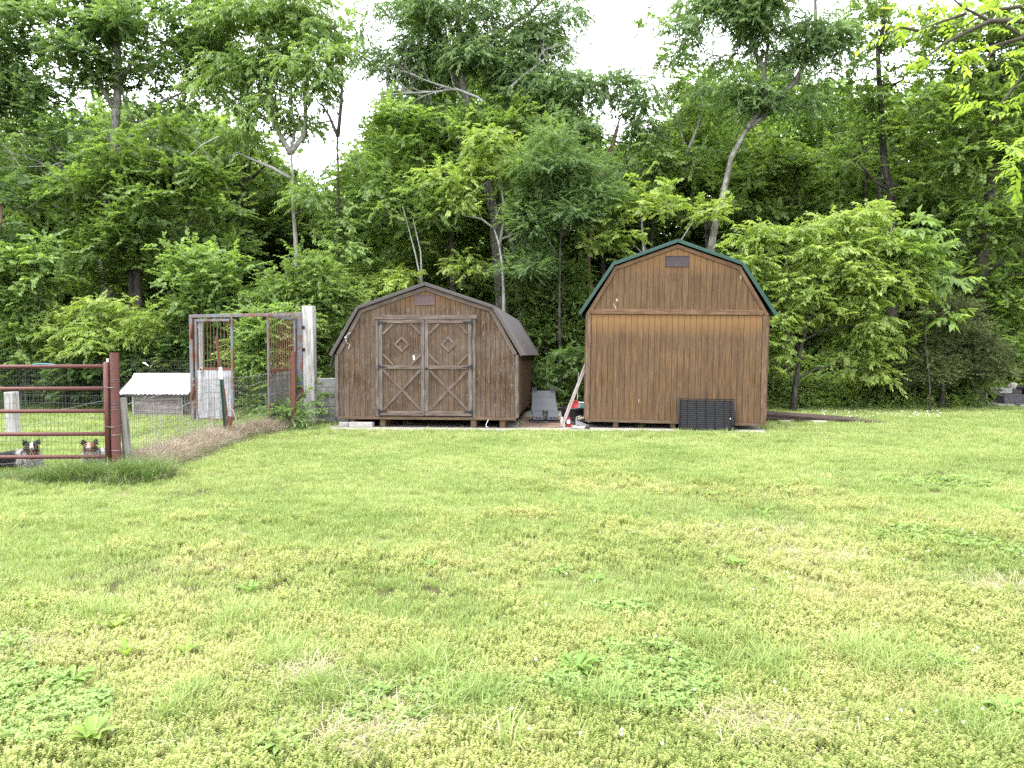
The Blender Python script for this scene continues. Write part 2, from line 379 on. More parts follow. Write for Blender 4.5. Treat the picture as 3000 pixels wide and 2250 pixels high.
def roof(parent, prof, over, depth, fo, mat, th=.022, ribstep=.23):
    """four ribbed metal planes, ridge cap and rake trim; prof in shed space, over = eave overhang point (x,z)"""
    (xe, ze), (xk, zk), zp = prof; ox, oz = over; up = .075
    for s in (-1, 1):
        k = Vector((s*(xk+.035), 0, zk+up)); e = Vector((s*ox, 0, oz)); p = Vector((0, 0, zp+up+.02))
        for a, b in ((p, k), (k, e)):
            m = MB(); d = (b-a); nrm = Vector((-d.z, 0, d.x)).normalized()
            if nrm.z < 0: nrm = -nrm
            y0, y1 = -fo, depth+fo; yy = y0; pr = []
            while yy < y1-.05:
                nx = min(yy+ribstep, y1); pr += [(yy, 0), (nx-.05, 0), (nx-.035, .018), (nx-.015, .018), (nx, 0)]; yy = nx
            vs = []
            for y_, h in pr:
                for q in (a, b): vs.append((q.x+nrm.x*h, y_, q.z+nrm.z*h))
            for y_, h in pr:
                for q in (a, b): vs.append((q.x+nrm.x*(h-.006), y_, q.z+nrm.z*(h-.006)))
            n = len(pr); fs = []
            for i in range(n-1): fs += [(2*i, 2*i+1, 2*i+3, 2*i+2), (2*n+2*i, 2*n+2*i+2, 2*n+2*i+3, 2*n+2*i+1)]
            fs += [(2*i+1, 2*n+2*i+1, 2*n+2*i+3, 2*i+3) for i in range(n-1)]+[(0, 2*n, 2*n+1, 1), (2*n-2, 2*n-1, 4*n-1, 4*n-2)]
            m.add(vs, fs).build('roof_panel', mat, parent)
            # metal rake trim: a folded strip standing on the front edge, with a lip
            for yy, sg in ((-fo, -1), (depth+fo, 1)):
                t = MB(); w = .062
                a2, b2 = a+nrm*.022, b+nrm*.022
                lo, hi = sorted((yy, yy+sg*.014))
                pol = [(a2.x, a2.z), (b2.x, b2.z), (b2.x-nrm.x*w, b2.z-nrm.z*w), (a2.x-nrm.x*w, a2.z-nrm.z*w)]
                t.prism(pol, lo, hi, .002)
                q0, q1 = (a2-nrm*w*.42, b2-nrm*w*.42) 
                pol2 = [(q0.x+nrm.x*.006, q0.z+nrm.z*.006), (q1.x+nrm.x*.006, q1.z+nrm.z*.006), (q1.x-nrm.x*.006, q1.z-nrm.z*.006), (q0.x-nrm.x*.006, q0.z-nrm.z*.006)]
                t.prism(pol2, lo-.008 if sg < 0 else lo, hi if sg < 0 else hi+.008, .001)
                t.build('rake_trim', mat, parent)
    c = MB()
    for s in (-1, 1):
        d = (Vector((s*xk, 0, zk))-Vector((0, 0, zp))).normalized(); a = Vector((0, 0, zp+up+.045)); b = a+d*.16
        c.add([(a.x, -fo-.02, a.z), (b.x, -fo-.02, b.z), (b.x, depth+fo, b.z), (a.x, depth+fo, a.z), (a.x, -fo-.02, a.z-.008), (b.x, -fo-.02, b.z-.008), (b.x, depth+fo, b.z-.008), (a.x, depth+fo, a.z-.008)], [(0, 1, 2, 3), (4, 7, 6, 5), (0, 4, 5, 1), (1, 5, 6, 2)])
    c.build('ridge_cap', mat, parent, recalc=False)
def shell(parent, prof, depth, z0, mat, sidemat, step):
    """backing walls (front and back) and boarded side walls"""
    (xe, ze), (xk, zk), zp = prof
    poly = [(-xe, z0), (xe, z0), (xe, ze), (xk, zk), (0, zp), (-xk, zk), (-xe, ze)]
    for y, nm in ((0, 'front_wall'), (depth-.04, 'back_wall')):
        MB().prism(poly, y+.002, y+.038).build(nm, M['gap'], parent)
    for s in (-1, 1):
        MB().box((min(s*xe, s*(xe-.03)), .04, z0), (max(s*xe, s*(xe-.03)), depth-.042, ze)).build('side_wall', M['gap'], parent)
        n = int((depth-.2)/step)
        for i in range(n):
            a, b = .1+i*(depth-.2)/n+.004, .1+(i+1)*(depth-.2)/n-.004
            xo = sorted((s*(xe+.001), s*(xe+.014)))
            MB().cbox((xo[0], a, z0), (xo[1], b, ze-.01), .003).build('siding_board', sidemat, parent)
def mitred(parent, name, pts, w, thick, y, mat, gapj=.001):
    """boards following a polyline of outer-edge points (x,z), mitred at the joints; inner edge is offset by w towards the inside"""
    P = [Vector((p[0], p[1])) for p in pts]; inn = []
    def nrm(a, b):
        d = (b-a).normalized(); return Vector((d.y, -d.x))
    for i in range(len(P)):
        ns = []
        if i > 0: ns.append(nrm(P[i-1], P[i]))
        if i < len(P)-1: ns.append(nrm(P[i], P[i+1]))
        b = sum(ns, Vector((0, 0))).normalized(); inn.append(P[i]+b*w/max(.3, b.dot(ns[0])))
    for i in range(len(P)-1):
        d = (P[i+1]-P[i]).normalized()*gapj; c = (P[i]+P[i+1])/2; L = (P[i+1]-P[i]).length
        ex = Vector((d.x, d.y)).normalized(); M4 = Matrix(((ex.x, 0, -ex.y, c.x), (0, 1, 0, y), (ex.y, 0, ex.x, c.y), (0, 0, 0, 1))); Mi = M4.inverted()
        loc = []
        for q in (P[i]+d, P[i+1]-d, inn[i+1]-d, inn[i]+d):
            v = Mi @ Vector((q.x, y, q.y)); loc.append((v.x, v.z))
        MB().prism(loc, -thick/2, thick/2, .003).build(name, mat, parent, M=M4)
def hinge(door, x, z, s, y=-.052):
    """black ornamental T hinge: plate on the jamb, tapering strap on the door. s=+1 strap runs right"""
    m = MB(); m.cbox((x-.014, y-.004, z-.058), (x+.014, y, z+.058), .002)
    m.add([(x+s*.014, y-.004, z-.03), (x+s*.165, y-.004, z-.009), (x+s*.19, y-.004, z), (x+s*.165, y-.004, z+.009), (x+s*.014, y-.004, z+.03),
           (x+s*.014, y, z-.03), (x+s*.165, y, z-.009), (x+s*.19, y, z), (x+s*.165, y, z+.009), (x+s*.014, y, z+.03)],
          [(0, 1, 2, 3, 4), (9, 8, 7, 6, 5), (0, 5, 6, 1), (1, 6, 7, 2), (2, 7, 8, 3), (3, 8, 9, 4)])
    m.tube([(x+s*.012, y-.007, z-.05), (x+s*.012, y-.007, z+.05)], .008, 8)
    for q in (.05, .1, .15): m.lathe([(.007, 0), (.004, .005)], 6, Matrix.Translation((x+s*q, y-.004, z)) @ Matrix.Rotation(R(90), 4, 'X'))
    return m.build('hinge', M['black'], door)
def skid(parent, x, depth, z0, z1, w=.11):
    return MB().cbox((x-w/2, .02, z0), (x+w/2, depth-.1, z1), .006).build('skid', M['beam'], parent)

# --- left: small brown barn with double doors
random.seed(3)
SL = thing('barn_shed', 'low weathered brown barn shed with double doors and brown metal roof', 'shed', (X(1248, 14.76), 14.76, .03), R(-5), 'gambrel sheds at the wood edge')
k_ = 489.0; zx = lambda v: (v-1035)/k_; zz = lambda v: .16+(1441-v)/k_
profL = ((1.83, zz(797)), (1.345, zz(372)), zz(152)); DL = 6.1
shell(SL, profL, DL, .16+.07, M['sidingL'], M['sidingSide'], .2)
dx0, dx1 = zx(535), zx(1530); zt = zz(412)
top = lambda x: gz(profL, x)-.01
zb = .16+.055
boards(profL, SL, M['sidingL'], -1.80, dx0, .105, zb, top)
boards(profL, SL, M['sidingL'], dx1, 1.80, .102, zb, top)
boards(profL, SL, M['sidingL'], dx0, dx1, .104, zz(430), top)
# rim beam, skids, blocks
plank('rim_beam', (-1.80, -.012, .16+.027), (1.82, -.012, .16+.027), .056, .04, M['beam'], SL)
MB().box((-1.80, .06, .17), (1.80, DL-.05, .225)).build('floor_frame', M['beam'], SL)
for v in (285, 592, 1502, 1788): skid(SL, zx(v), DL, .0, .165)
rp = lambda prof, dz: [(-prof[0][0]-.01, prof[0][1]+dz-.02), (-prof[1][0], prof[1][1]+dz), (0, prof[2]+dz), (prof[1][0], prof[1][1]+dz), (prof[0][0]+.01, prof[0][1]+dz-.02)]
mitred(SL, 'rake_board', rp(profL, .035), .082, .022, -.028, M['trimL'])
roof(SL, profL, (1.955, zz(808)), DL, .075, M['roofL'])
for s in (-1, 1):
    MB().cbox((min(s*1.80, s*1.855), -.034, zb-.01), (max(s*1.80, s*1.855), -.016, profL[0][1]-.01), .003).build('corner_board', wood_mat('corner_wood', (.10, .075, .06), (.2, .165, .145), (.32, .285, .26), 1, 2) if s < 0 else bpy.data.materials['corner_wood'], SL)
    MB().cbox((min(s*1.857, s*1.872), -.02, zb-.01), (max(s*1.857, s*1.872), .075, profL[0][1]-.01), .003).build('corner_board', bpy.data.materials['corner_wood'], SL)
louvre(SL, zx(925), zx(1130), zz(315), zz(213), M['vent'])
# door header with angled ends
MB().prism([(zx(528), zz(456)), (zx(1538), zz(458)), (zx(1550), zz(418)), (zx(515), zz(412))], -.05, -.018, .004).build('door_header', M['trimL'], SL)
for a, b in ((535, 566), (1497, 1529)): MB().cbox((zx(a), -.036, zz(1412)), (zx(b), -.015, zz(458)), .003).build('door_jamb', bpy.data.materials['corner_wood'], SL)
def door(x0, x1, hside):
    d = thing('door', None, None); d.parent = SL; d.name = 'door'
    a, b = zx(x0)+.002, zx(x1)-.002; z0, z1 = zz(1400), zz(460); sw = .072; yb = -.016
    MB().box((a, yb-.004, z0), (b, yb+.004, z1)).build('door_panel', M['gap'], d)
    n = 8; st = (b-a-.01)/n
    for i in range(n):
        MB().prism([(a+.005+i*st+.002, z0+.002), (a+.005+(i+1)*st-.002, z0+.002), (a+.005+(i+1)*st-.002, z1-.002), (a+.005+i*st+.002, z1-.002)], yb-.013, yb-.005, .003).build('siding_board', M['sidingL'], d)
    yf = yb-.024; cw = bpy.data.materials['corner_wood']
    zr = [(zz(1402), zz(1356)), (zz(944), zz(908)), (zz(495), zz(460))]
    for nm, (q0, q1) in zip(('bottom_rail', 'middle_rail', 'top_rail'), zr):
        plank(nm, (a+(sw if nm == 'middle_rail' else 0), yf, (q0+q1)/2), (b-(sw if nm == 'middle_rail' else 0), yf, (q0+q1)/2), q1-q0, .02, M['trimL'], d)
    for xs in (a, b-sw): MB().cbox((xs+.001, yf-.01, zr[0][1]+.001), (xs+sw-.001, yf+.01, zr[2][0]-.001), .003).build('stile', cw, d)
    ia, ib = a+sw, b-sw; yg = yf+.004
    lo0, lo1 = zr[0][1], zr[1][0]; up0, up1 = zr[1][1], zr[2][0]
    plank('cross_brace', (ia+.012, yg, lo1-.02), (ib-.012, yg, lo0+.02), .05, .016, M['trimL'], d)
    mid = Vector(((ia+ib)/2, yg, (lo0+lo1)/2)); e0 = Vector((ia+.012, yg, lo0+.02)); e1 = Vector((ib-.012, yg, lo1-.02)); u = (e1-e0).normalized()
    plank('cross_brace', e0, mid-u*.027, .05, .016, M['trimL'], d); plank('cross_brace', mid+u*.027, e1, .05, .016, M['trimL'], d)
    for sx, sz in ((0, 0), (1, 0), (0, 1), (1, 1)):
        xx = ib if sx else ia; z_ = up1 if sz else up0; ddx = -1 if sx else 1; ddz = -1 if sz else 1
        plank('corner_brace', (xx+ddx*.012, yg, z_+ddz*.215), (xx+ddx*.215, yg, z_+ddz*.012), .045, .016, M['trimL'], d)
    c = Vector(((ia+ib)/2, yg, (zz(702)))); h = .165
    P = [c+Vector((0, 0, h)), c+Vector((h, 0, 0)), c+Vector((0, 0, -h)), c+Vector((-h, 0, 0))]
    for i in range(4):
        p, q = P[i], P[(i+1) % 4]; u = (q-p).normalized(); cc = (p+q)/2; toc = (c-cc).normalized()
        plank('diamond_board', p+toc*.02+u*.002, q+toc*.02-u*.04, .038, .016, M['trimL'], d, ch=.003)
    hx = zx(x0)-.004 if hside > 0 else zx(x1)+.004
    for v in (488, 922, 1362): hinge(d, hx, zz(v), hside, yf-.0125)
    return d
dl = door(568, 1026, 1); dr = door(1028, 1494, -1)
MB().lathe([(.0, 0), (.022, 0), (.022, .012), (.012, .02), (.012, .045), (.03, .055), (.03, .075), (0, .08)], 14, Matrix.Translation((zx(1050), -.05, zz(936))) @ Matrix.Rotation(R(90), 4, 'X'), cap=False).build('handle', M['black'], dr, smooth=True)
# paint chips and the torn white wire clip
MB().add([(zx(908), -.0335, zz(810)), (zx(920), -.0335, zz(803)), (zx(930), -.0335, zz(845)), (zx(918), -.0335, zz(862)), (zx(910), -.0335, zz(838))], [(0, 1, 2, 3, 4)]).build('bare_wood_patch', M['whitepaint'], dl, recalc=False)
m = MB(); m.lathe([(0, -.02), (.022, -.01), (.026, .01), (0, .022)], 8, Matrix.Translation((zx(236), -.05, zz(632))), cap=False)
m.tube([(zx(238), -.05, zz(620)), (zx(262), -.055, zz(600)), (zx(283), -.045, zz(585))], .006, 5); m.tube([(zx(236), -.05, zz(645)), (zx(243), -.06, zz(665)), (zx(250), -.02, zz(690)), (zx(272), -.02, zz(700)), (zx(258), -.02, zz(745))], .004, 5)
m.build('wire_stub', M['whitepaint'], SL)
def world_of(o, v): 
    return Matrix.Translation(o.location) @ o.rotation_euler.to_matrix().to_4x4() @ Vector(v)
for i, (a, b, h, mt, lb) in enumerate(((162, 258, .10, 'blockc', 'small grey concrete block under the left corner of the low barn shed'), (263, 500, .10, 'paleblock', 'long pale concrete block under the front of the low barn shed'))):
    o = MB().cbox((zx(a), -.07, 0), (zx(b), .10, h), .006).build('concrete_block', M[mt], None); o.location = world_of(SL, (0, -.0, 0)); o.rotation_euler = (0, 0, R(-5)); tag(o, lb, 'block')
# --- right: tall lofted barn, closed end
random.seed(5)
SR = thing('barn_shed', 'tall tan brown barn shed with green metal roof and no door', 'shed', (X(1974, 14.5), 14.5, .03), R(-8), 'gambrel sheds at the wood edge')
SR.rotation_euler = (0, R(.8), R(-8))
k2 = 398.0; rx = lambda v: (v-901)/k2; rz = lambda v: .09+(1529-v)/(k2*1.012)
profR = ((1.75, rz(654)), (1.205, rz(285)), rz(112)); DR = 6.1
shell(SR, profR, DR, .10+.07, M['sidingR'], M['sidingSide'], .2)
zbr = rz(1500); bz0, bz1 = rz(657), rz(618)
boards(profR, SR, M['sidingR'], -1.657, 1.648, .1135, zbr, lambda x: bz0+.01)
boards(profR, SR, M['sidingR'], -1.70, 1.70, .1135, bz1-.01, lambda x: gz(profR, x)-.01)
MB().box((-1.745, -.001, zbr), (1.745, .001, rz(654))).build('front_sheathing', M['gap'], SR)
plank('rim_beam', (-1.745, -.012, .10+.03), (1.75, -.012, .10+.03), .06, .04, M['beam'], SR)
MB().box((-1.72, .06, .11), (1.72, DR-.05, .165)).build('floor_frame', M['beam'], SR)
for v in (450, 900, 1330): skid(SR, rx(v), DR, -.02, .105, .10)
plank('belt_board', (-1.66, -.03, (bz0+bz1)/2), (1.655, -.03, (bz0+bz1)/2), bz1-bz0, .022, M['trimR'], SR)
cwR = wood_mat('corner_wood_brown', (.12, .07, .045), (.2, .125, .08), (.33, .235, .17), 1, 2)
for s, w_ in ((-1, .095), (1, .105)):
    MB().cbox((min(s*(1.755), s*(1.755-w_)), -.036, zbr-.01), (max(s*(1.755), s*(1.755-w_)), -.014, bz0-.006), .003).build('corner_board', cwR, SR)
    MB().cbox((min(s*1.757, s*1.772), -.02, zbr-.01), (max(s*1.757, s*1.772), .075, bz0-.006), .003).build('corner_board', cwR, SR)
mitred(SR, 'rake_board', rp(profR, .02), .072, .022, -.029, M['trimR'])
roof(SR, profR, (1.895, rz(655)), DR, .075, M['roofR'])
louvre(SR, rx(811), rx(990), rz(279), rz(193), M['vent2'])
for pts in ([(433, 533), (442, 530), (450, 545), (446, 557), (436, 552)], [(410, 568), (416, 570), (428, 590), (438, 603), (438, 614), (428, 614), (422, 592)], [(1380, 345), (1388, 347), (1389, 375), (1383, 378)], [(626, 1335), (630, 1335), (630, 1360), (626, 1360)]):
    MB().add([(rx(a), -.0185, rz(b)) for a, b in pts], [tuple(range(len(pts)))]).build('bare_wood_patch', M['lightstick'], SR, recalc=False)
# --- folded black wire dog crate leaning on the tall barn
def crate():
    o = thing('wire_crate', 'folded black wire dog crate leaning on the tall barn', 'crate', (0, 0, 0))
    c = at(2072, 1268, 14.05); o.location = (c.x, 14.08, .03); o.rotation_euler = (R(-9), R(.6), R(-6)); W, H = 1.05, .62
    for y, nm in ((0, 0), (.022, 1), (.045, 2), (.07, 3)):
        fr = MB()
        for x in (-W/2, W/2): fr.tube([(x, y, 0), (x, y, H)], .0055, 6)
        for z in (0.004, H): fr.tube([(-W/2, y, z), (W/2, y, z)], .0055, 6)
        fr.build('panel_frame', M['black'], o, smooth=True)
        a = MB(); b = MB(); ox = (nm*.017) % .05
        for i in range(1, 6): a.tube([(-W/2+W*i/6+ox*.5, y, 0), (-W/2+W*i/6+ox*.5, y, H)], .0042, 5)
        for i in range(1, 15): b.tube([(-W/2, y+.004, H*i/15+ox*.3), (W/2, y+.004, H*i/15+ox*.3)], .0026, 4)
        for xx in (-W/2+.045, W/2-.05): a.tube([(xx, y, 0), (xx, y, H)], .0042, 5)
        tag(a.build('upright_wire', M['black'], o), kind='stuff'); tag(b.build('cross_wire', M['black'], o), kind='stuff')
    MB().cbox((-W/2+.02, .08, .02), (W/2-.02, .092, H-.02), .004).build('tray', M['rubber'], o)
    MB().cbox((W/2-.09, -.01, .235), (W/2-.075, -.004, .255), .001).build('tag', M['whitepaint'], o)
crate()
# --- wooden ramp at the right wall of the tall barn
def ramp():
    o = thing('ramp', 'low brown wooden ramp sloping from the tall barn down to the grass', 'ramp', (0, 0, 0))
    o.location = (5.18, 16.0, 0); o.rotation_euler = (0, 0, R(-7)); L, Wd, z0, z1 = 2.95, 1.15, .20, .012
    n = 20
    for i in range(n):
        a, b = L*i/n, L*(i+1)/n-.006; za, zb_ = z0+(z1-z0)*a/L, z0+(z1-z0)*b/L
        MB().add([(a, 0, za), (b, 0, zb_), (b, Wd, zb_), (a, Wd, za), (a, 0, za+.03), (b, 0, zb_+.03), (b, Wd, zb_+.03), (a, Wd, za+.03)], [(0, 3, 2, 1), (4, 5, 6, 7), (0, 1, 5, 4), (1, 2, 6, 5), (2, 3, 7, 6), (3, 0, 4, 7)]).build('deck_plank', M['rampwood'], o)
    for y in (.02, Wd-.06):
        MB().add([(0, y, z0-.09), (L*.93, y, z1-.008), (L*.93, y+.04, z1-.008), (0, y+.04, z0-.09), (0, y, z0-.002), (L*.985, y, z1+.0), (L*.985, y+.04, z1+.0), (0, y+.04, z0-.002)], [(0, 3, 2, 1), (4, 5, 6, 7), (0, 1, 5, 4), (1, 2, 6, 5), (2, 3, 7, 6), (3, 0, 4, 7)]).build('joist', M['rampwood'], o)
    for (x, y, lb, s) in ((.75, -.02, 'pale concrete block under the ramp, nearer the tall barn', (.12, .18, .075)), (1.45, -.05, 'pale concrete block under the ramp, farther from the tall barn', (.16, .18, .075)), (-.02, -.22, 'small pale stone at the foot of the tall barn right corner', (.06, .07, .10))):
        c = MB().cbox((-s[0], -s[1]/2, 0), (s[0], s[1]/2, s[2]), .012).build('concrete_block', M['paleblock']); c.location = world_of(o, (x, y, 0)); c.rotation_euler = (0, 0, R(random.uniform(-15, 15))); tag(c, lb, 'block')
ramp()
# --- clutter between the sheds
def dock():
    o = thing('plastic_dock', 'black grey plastic chute with two hollow front feet standing between the sheds', 'plastic ramp', (X(1597, 15.75), 15.75, .048), R(2))
    W = .30
    MB().cbox((-.33, -.12, 0), (.33, .42, .03), .008).build('base_frame', M['plastic'], o)
    # curved chute profile (y,z)
    prof = [(-.02, .20), (.08, .235), (.2, .34), (.3, .48), (.36, .60), (.385, .655)]
    vs = []; n = len(prof)
    for j, (y, z) in enumerate(prof):
        t = j/(n-1); hw = .295-.055*t
        for x in (-hw, hw): vs.append((x, y, z))
    for j, (y, z) in enumerate(prof):
        t = j/(n-1); hw = .295-.055*t
        for x in (-hw, hw): vs.append((x, y+.03, z-.02))
    fs = []
    for i in range(n-1): fs += [(2*i, 2*i+1, 2*i+3, 2*i+2), (2*n+2*i, 2*n+2*i+2, 2*n+2*i+3, 2*n+2*i+1), (2*i, 2*i+2, 2*n+2*i+2, 2*n+2*i), (2*i+1, 2*n+2*i+1, 2*n+2*i+3, 2*i+3)]
    fs += [(0, 2*n, 2*n+1, 1), (2*n-2, 2*n-1, 4*n-1, 4*n-2)]
    MB().add(vs, fs).build('chute', M['plastic'], o, smooth=False)
    for s in (-1, 1):
        m = MB(); 
        for x in (s*.245, s*.17, s*.205): m.cbox((x-.008, .36, .62), (x+.008, .43, .735), .003)
        m.cbox((min(s*.16, s*.255), .39, .63), (max(s*.16, s*.255), .42, .71), .004); m.build('clip', M['plastic'], o)
        m = MB(); a, b = sorted((s*.035, s*.27))
        m.cbox((a, -.14, .055), (b, -.03, .135), .006); f = m.build('foot', M['plasticlight'], o)
        MB().add([(a, -.12, .136), (b, -.12, .136), (b, 0, .225), (a, 0, .225), (a, .03, .2), (b, .03, .2), (b, -.05, .13), (a, -.05, .13)], [(0, 1, 2, 3), (3, 2, 5, 4), (4, 5, 6, 7), (0, 3, 4, 7), (1, 6, 5, 2)]).build('foot_top', M['plastic'], o)
        h = MB()
        for q in (.12, .19): h.lathe([(0, 0), (.017, 0), (.017, .004), (0, .004)], 16, Matrix.Translation((s*q, -.1405, .095)) @ Matrix.Rotation(R(90), 4, 'X'), cap=False)
        h.cbox((s*.245-.004, -.144, .08), (s*.245+.004, -.1405, .11), .001)
        h.cbox((a+.01, -.11, .031), (b-.01, -.04, .054), .001); h.build('hole', M['cavity'], f)
        for q in (.025, .045): MB().cbox((s*q-.006 if s > 0 else s*q-.006, -.1, .03), (s*q+.006, .02, .26), .003).build('rib', M['plastic'], o)
dock()
def tub():
    tx, ty = 1.345, 15.62; r = .31
    o = thing('stock_tub', 'round black rubber stock tub with a rolled rim beside the tall barn', 'tub', (tx, ty, .03))
    MB().lathe([(0, .0), (r*.84, .0), (r*.9, .1), (r*.97, .30), (r, .305), (r*1.04, .32), (r*1.04, .345), (r*1.0, .355), (r*.96, .345), (r*.93, .30), (r*.82, .03), (0, .025)], 40, cap=False).build('tub_body', M['rubber'], o, smooth=True)
    # red sled disc
    s = MB(); s.lathe([(0, 0), (.10, .008), (.145, .03), (.155, .04), (.15, .045), (.138, .034), (.1, .016), (0, .01)], 32, cap=False)
    d = s.build('sled_disc', M['red'], None, smooth=True); d.location = (tx-.0, ty+.1, .355); d.rotation_euler = (R(68), R(8), R(-5)); tag(d, 'bright red plastic dish standing on edge in the black tub', 'dish')
    j = thing('jug', 'pale teal plastic jug in the black tub', 'jug', (tx+.135, ty+.02, .33)); j.rotation_euler = (0, R(4), R(10))
    MB().cbox((-.06, -.04, -.15), (.06, .04, .13), .018).build('jug_body', M['teal'], j); MB().cbox((-.065, -.045, .132), (.065, .045, .155), .01).build('lid', M['whitepaint'], j)
    j = thing('jug', 'pink red bottle leaning in the black tub against the tall barn', 'bottle', (tx+.235, ty+.08, .36)); j.rotation_euler = (0, R(28), 0)
    MB().cbox((-.045, -.035, -.12), (.045, .035, .12), .018).build('bottle_body', M['pink'], j); MB().lathe([(.02, .12), (.02, .15), (.024, .15), (.024, .17)], 12).build('cap', M['whitepaint'], j)
    p0 = Vector((tx+.03, ty+.2, .05)); p1 = at(1696, 1091, ty+.22)
    tag(MB().tube([p0, p0.lerp(p1, .4)+Vector((.012, 0, 0)), p0.lerp(p1, .75)-Vector((.006, 0, 0)), p1], [.014, .013, .013, .011], 8).build('wooden_stick', M['lightstick']), 'thin pale wooden handle standing upright in the black tub', 'stick')
tub()
def clutter():
    b0, b1 = gnd(1646, 1252, .03), at(1723, 1052, 14.83)
    o = thing('leaning_trim', 'long pale grooved board leaning on the tall barn left corner', 'board', b0); L = (b1-b0)
    for dx, w_ in ((-.018, .034), (.02, .028)): plank('slat', Vector((dx, 0, .018)), L+Vector((dx, 0, 0)), w_, .02, M['lightstick'], o)
    plank('back_strip', Vector((.001, .014, .02)), L*.99+Vector((.001, .014, 0)), .05, .008, M['beam'], o)
    c = gnd(1665, 1251, .03)
    o = thing('bottle_jack', 'small worn red bottle jack with white label beside the leaning board', 'jack', (c.x, c.y, .03))
    MB().cbox((-.065, -.05, 0), (.065, .05, .035), .01).build('base', M['redmatt'], o)
    MB().lathe([(.052, .035), (.054, .06), (.054, .165), (.048, .185), (.03, .20), (.02, .205), (.02, .235), (.026, .237), (.026, .25), (0, .252)], 24, cap=False).build('cylinder_body', M['redmatt'], o, smooth=True)
    m = MB(); 
    for k in range(9):
        a0 = R(-140+k*11)
    vs = []; n = 8
    for k in range(n+1):
        th = R(-90-38+76*k/n)
        for z in (.075, .15): vs.append((.0555*math.cos(th), .0555*math.sin(th), z))
    m.add(vs, [(2*i, 2*i+2, 2*i+3, 2*i+1) for i in range(n)]).build('sticker', plain('paper_label', (.72, .66, .66), .6, .25, 60), o, recalc=False)
    MB().tube([(.05, 0, .05), (.10, -.01, .055), (.105, -.02, .10)], .008, 6).build('release_lever', M['redmatt'], o)
    c = gnd(1650, 1243, .04)
    o = thing('spray_bottle', 'white plastic spray bottle behind the leaning board', 'bottle', (c.x-.015, c.y+.12, .03))
    MB().lathe([(.0, 0), (.042, 0), (.045, .01), (.045, .14), (.018, .19), (.015, .21)], 20, cap=False).build('bottle_body', M['whitepaint'], o, smooth=True); o.scale = (.7, .7, .62)
    MB().cbox((-.05, -.014, .21), (.025, .014, .245), .008).build('trigger_head', M['whitepaint'], o)
    # bag with lettering
    c = gnd(1703, 1247, .03)
    o = thing('salt_bag', 'slumped black and white plastic bag with cream script lettering at the tall barn corner', 'bag', (c.x, c.y+.06, .03))
    bm = bmesh.new(); bmesh.ops.create_icosphere(bm, subdivisions=3, radius=1)
    for v in bm.verts:
        n = noise.noise(v.co*2.3)*.22+noise.noise(v.co*6)*.07; s = 1+n
        x, y, z = v.co*s; z = max(-.55, z); v.co = (math.copysign(abs(x)**.7, x)*.11, math.copysign(abs(y)**.8, y)*.075, (z+.55)*.135)
    me = bpy.data.meshes.new('bag_body'); bm.to_mesh(me); bm.free(); me.materials.append(M['rubber']); me.polygons.foreach_set('use_smooth', [True]*len(me.polygons))
    b = bpy.data.objects.new('bag_body', me); COL.objects.link(b); b.parent = o
    MB().add([(-.12, -.085, .01), (-.09, -.1, .012), (-.085, -.09, .10), (-.122, -.07, .15)], [(0, 1, 2, 3)]).add([(-.09, -.101, .012), (.09, -.125, .0), (.1, -.115, .035), (-.085, -.092, .11)], [(0, 1, 2, 3)]).build('bag_fold', plain('grey_white_film', (.36, .37, .38), .4, .4, 20), o, recalc=False)
    fc = bpy.data.curves.new('lettering', 'FONT'); fc.body = 'Crystal'; fc.size = .085; fc.shear = .35; fc.extrude = .001; fc.offset = .0018; fc.space_character = .88
    t = bpy.data.objects.new('lettering', fc); COL.objects.link(t); t.parent = o; t.location = (-.125, -.098, .135); t.rotation_euler = (R(80), R(-4), R(3)); 
    dg = bpy.context.evaluated_depsgraph_get(); me = bpy.data.meshes.new_from_object(t.evaluated_get(dg)); M4 = t.matrix_local.copy(); bpy.data.objects.remove(t); t = bpy.data.objects.new('lettering', me); COL.objects.link(t); t.parent = o; me.materials.clear(); me.materials.append(plain('cream_print', (.8, .74, .58), .5, .05))
    t.location = (-.125, -.098, .135); t.rotation_euler = (R(80), R(-4), R(3))
    c = gnd(1697, 1256, .03)
    tag(MB().cbox((-.12, -.06, 0), (.12, .07, .05), .008).build('brick_block', M['paleblock'], None, loc=(c.x, c.y, .03)), 'flat pale brick with dark front lying before the black bag', 'brick').rotation_euler = (0, 0, R(-12))
    c = gnd(1723, 1257, .03)
    tag(MB().lathe([(0, 0), (.03, .006), (.045, .03), (.045, .05), (.03, .08), (0, .088)], 16, cap=False).build('rubber_ball', M['rubber'], None, smooth=True, loc=(c.x-.01, c.y-.02, .03)), 'black rubber ball on the pad under the tall barn corner', 'ball')
    c = gnd(1680, 1245, .03)
    bmx = MB(); bmx.lathe([(0, 0), (.08, 0), (.085, .03), (.05, .07), (0, .075)], 9, cap=False)
    tag(bmx.build('dark_glove', plain('muddy_cloth', (.05, .055, .05), .9, .5, 25), None, loc=(c.x-.02, c.y+.08, .03)), 'muddy dark crumpled cloth between the red jack and the bag', 'cloth')
    m = MB(); a = gnd(1660, 1258, .03); pts = []
    for k in range(14): pts.append(a+Vector((.02+k*.035, .12*math.sin(k*.5)*.5+.02, .004+.01*abs(math.sin(k)))))
    tag(m.tube(pts, .005, 5).build('brown_twine', M['beam']), 'thin brown twine lying on the pad before the red jack', 'twine')
    a = world_of(SL, (zx(1655), -.05, .17)); pts = [a, a+Vector((-.02, -.02, -.04)), a+Vector((-.045, -.04, -.09)), a+Vector((-.04, -.06, -.135)), a+Vector((0, -.09, -.138))]
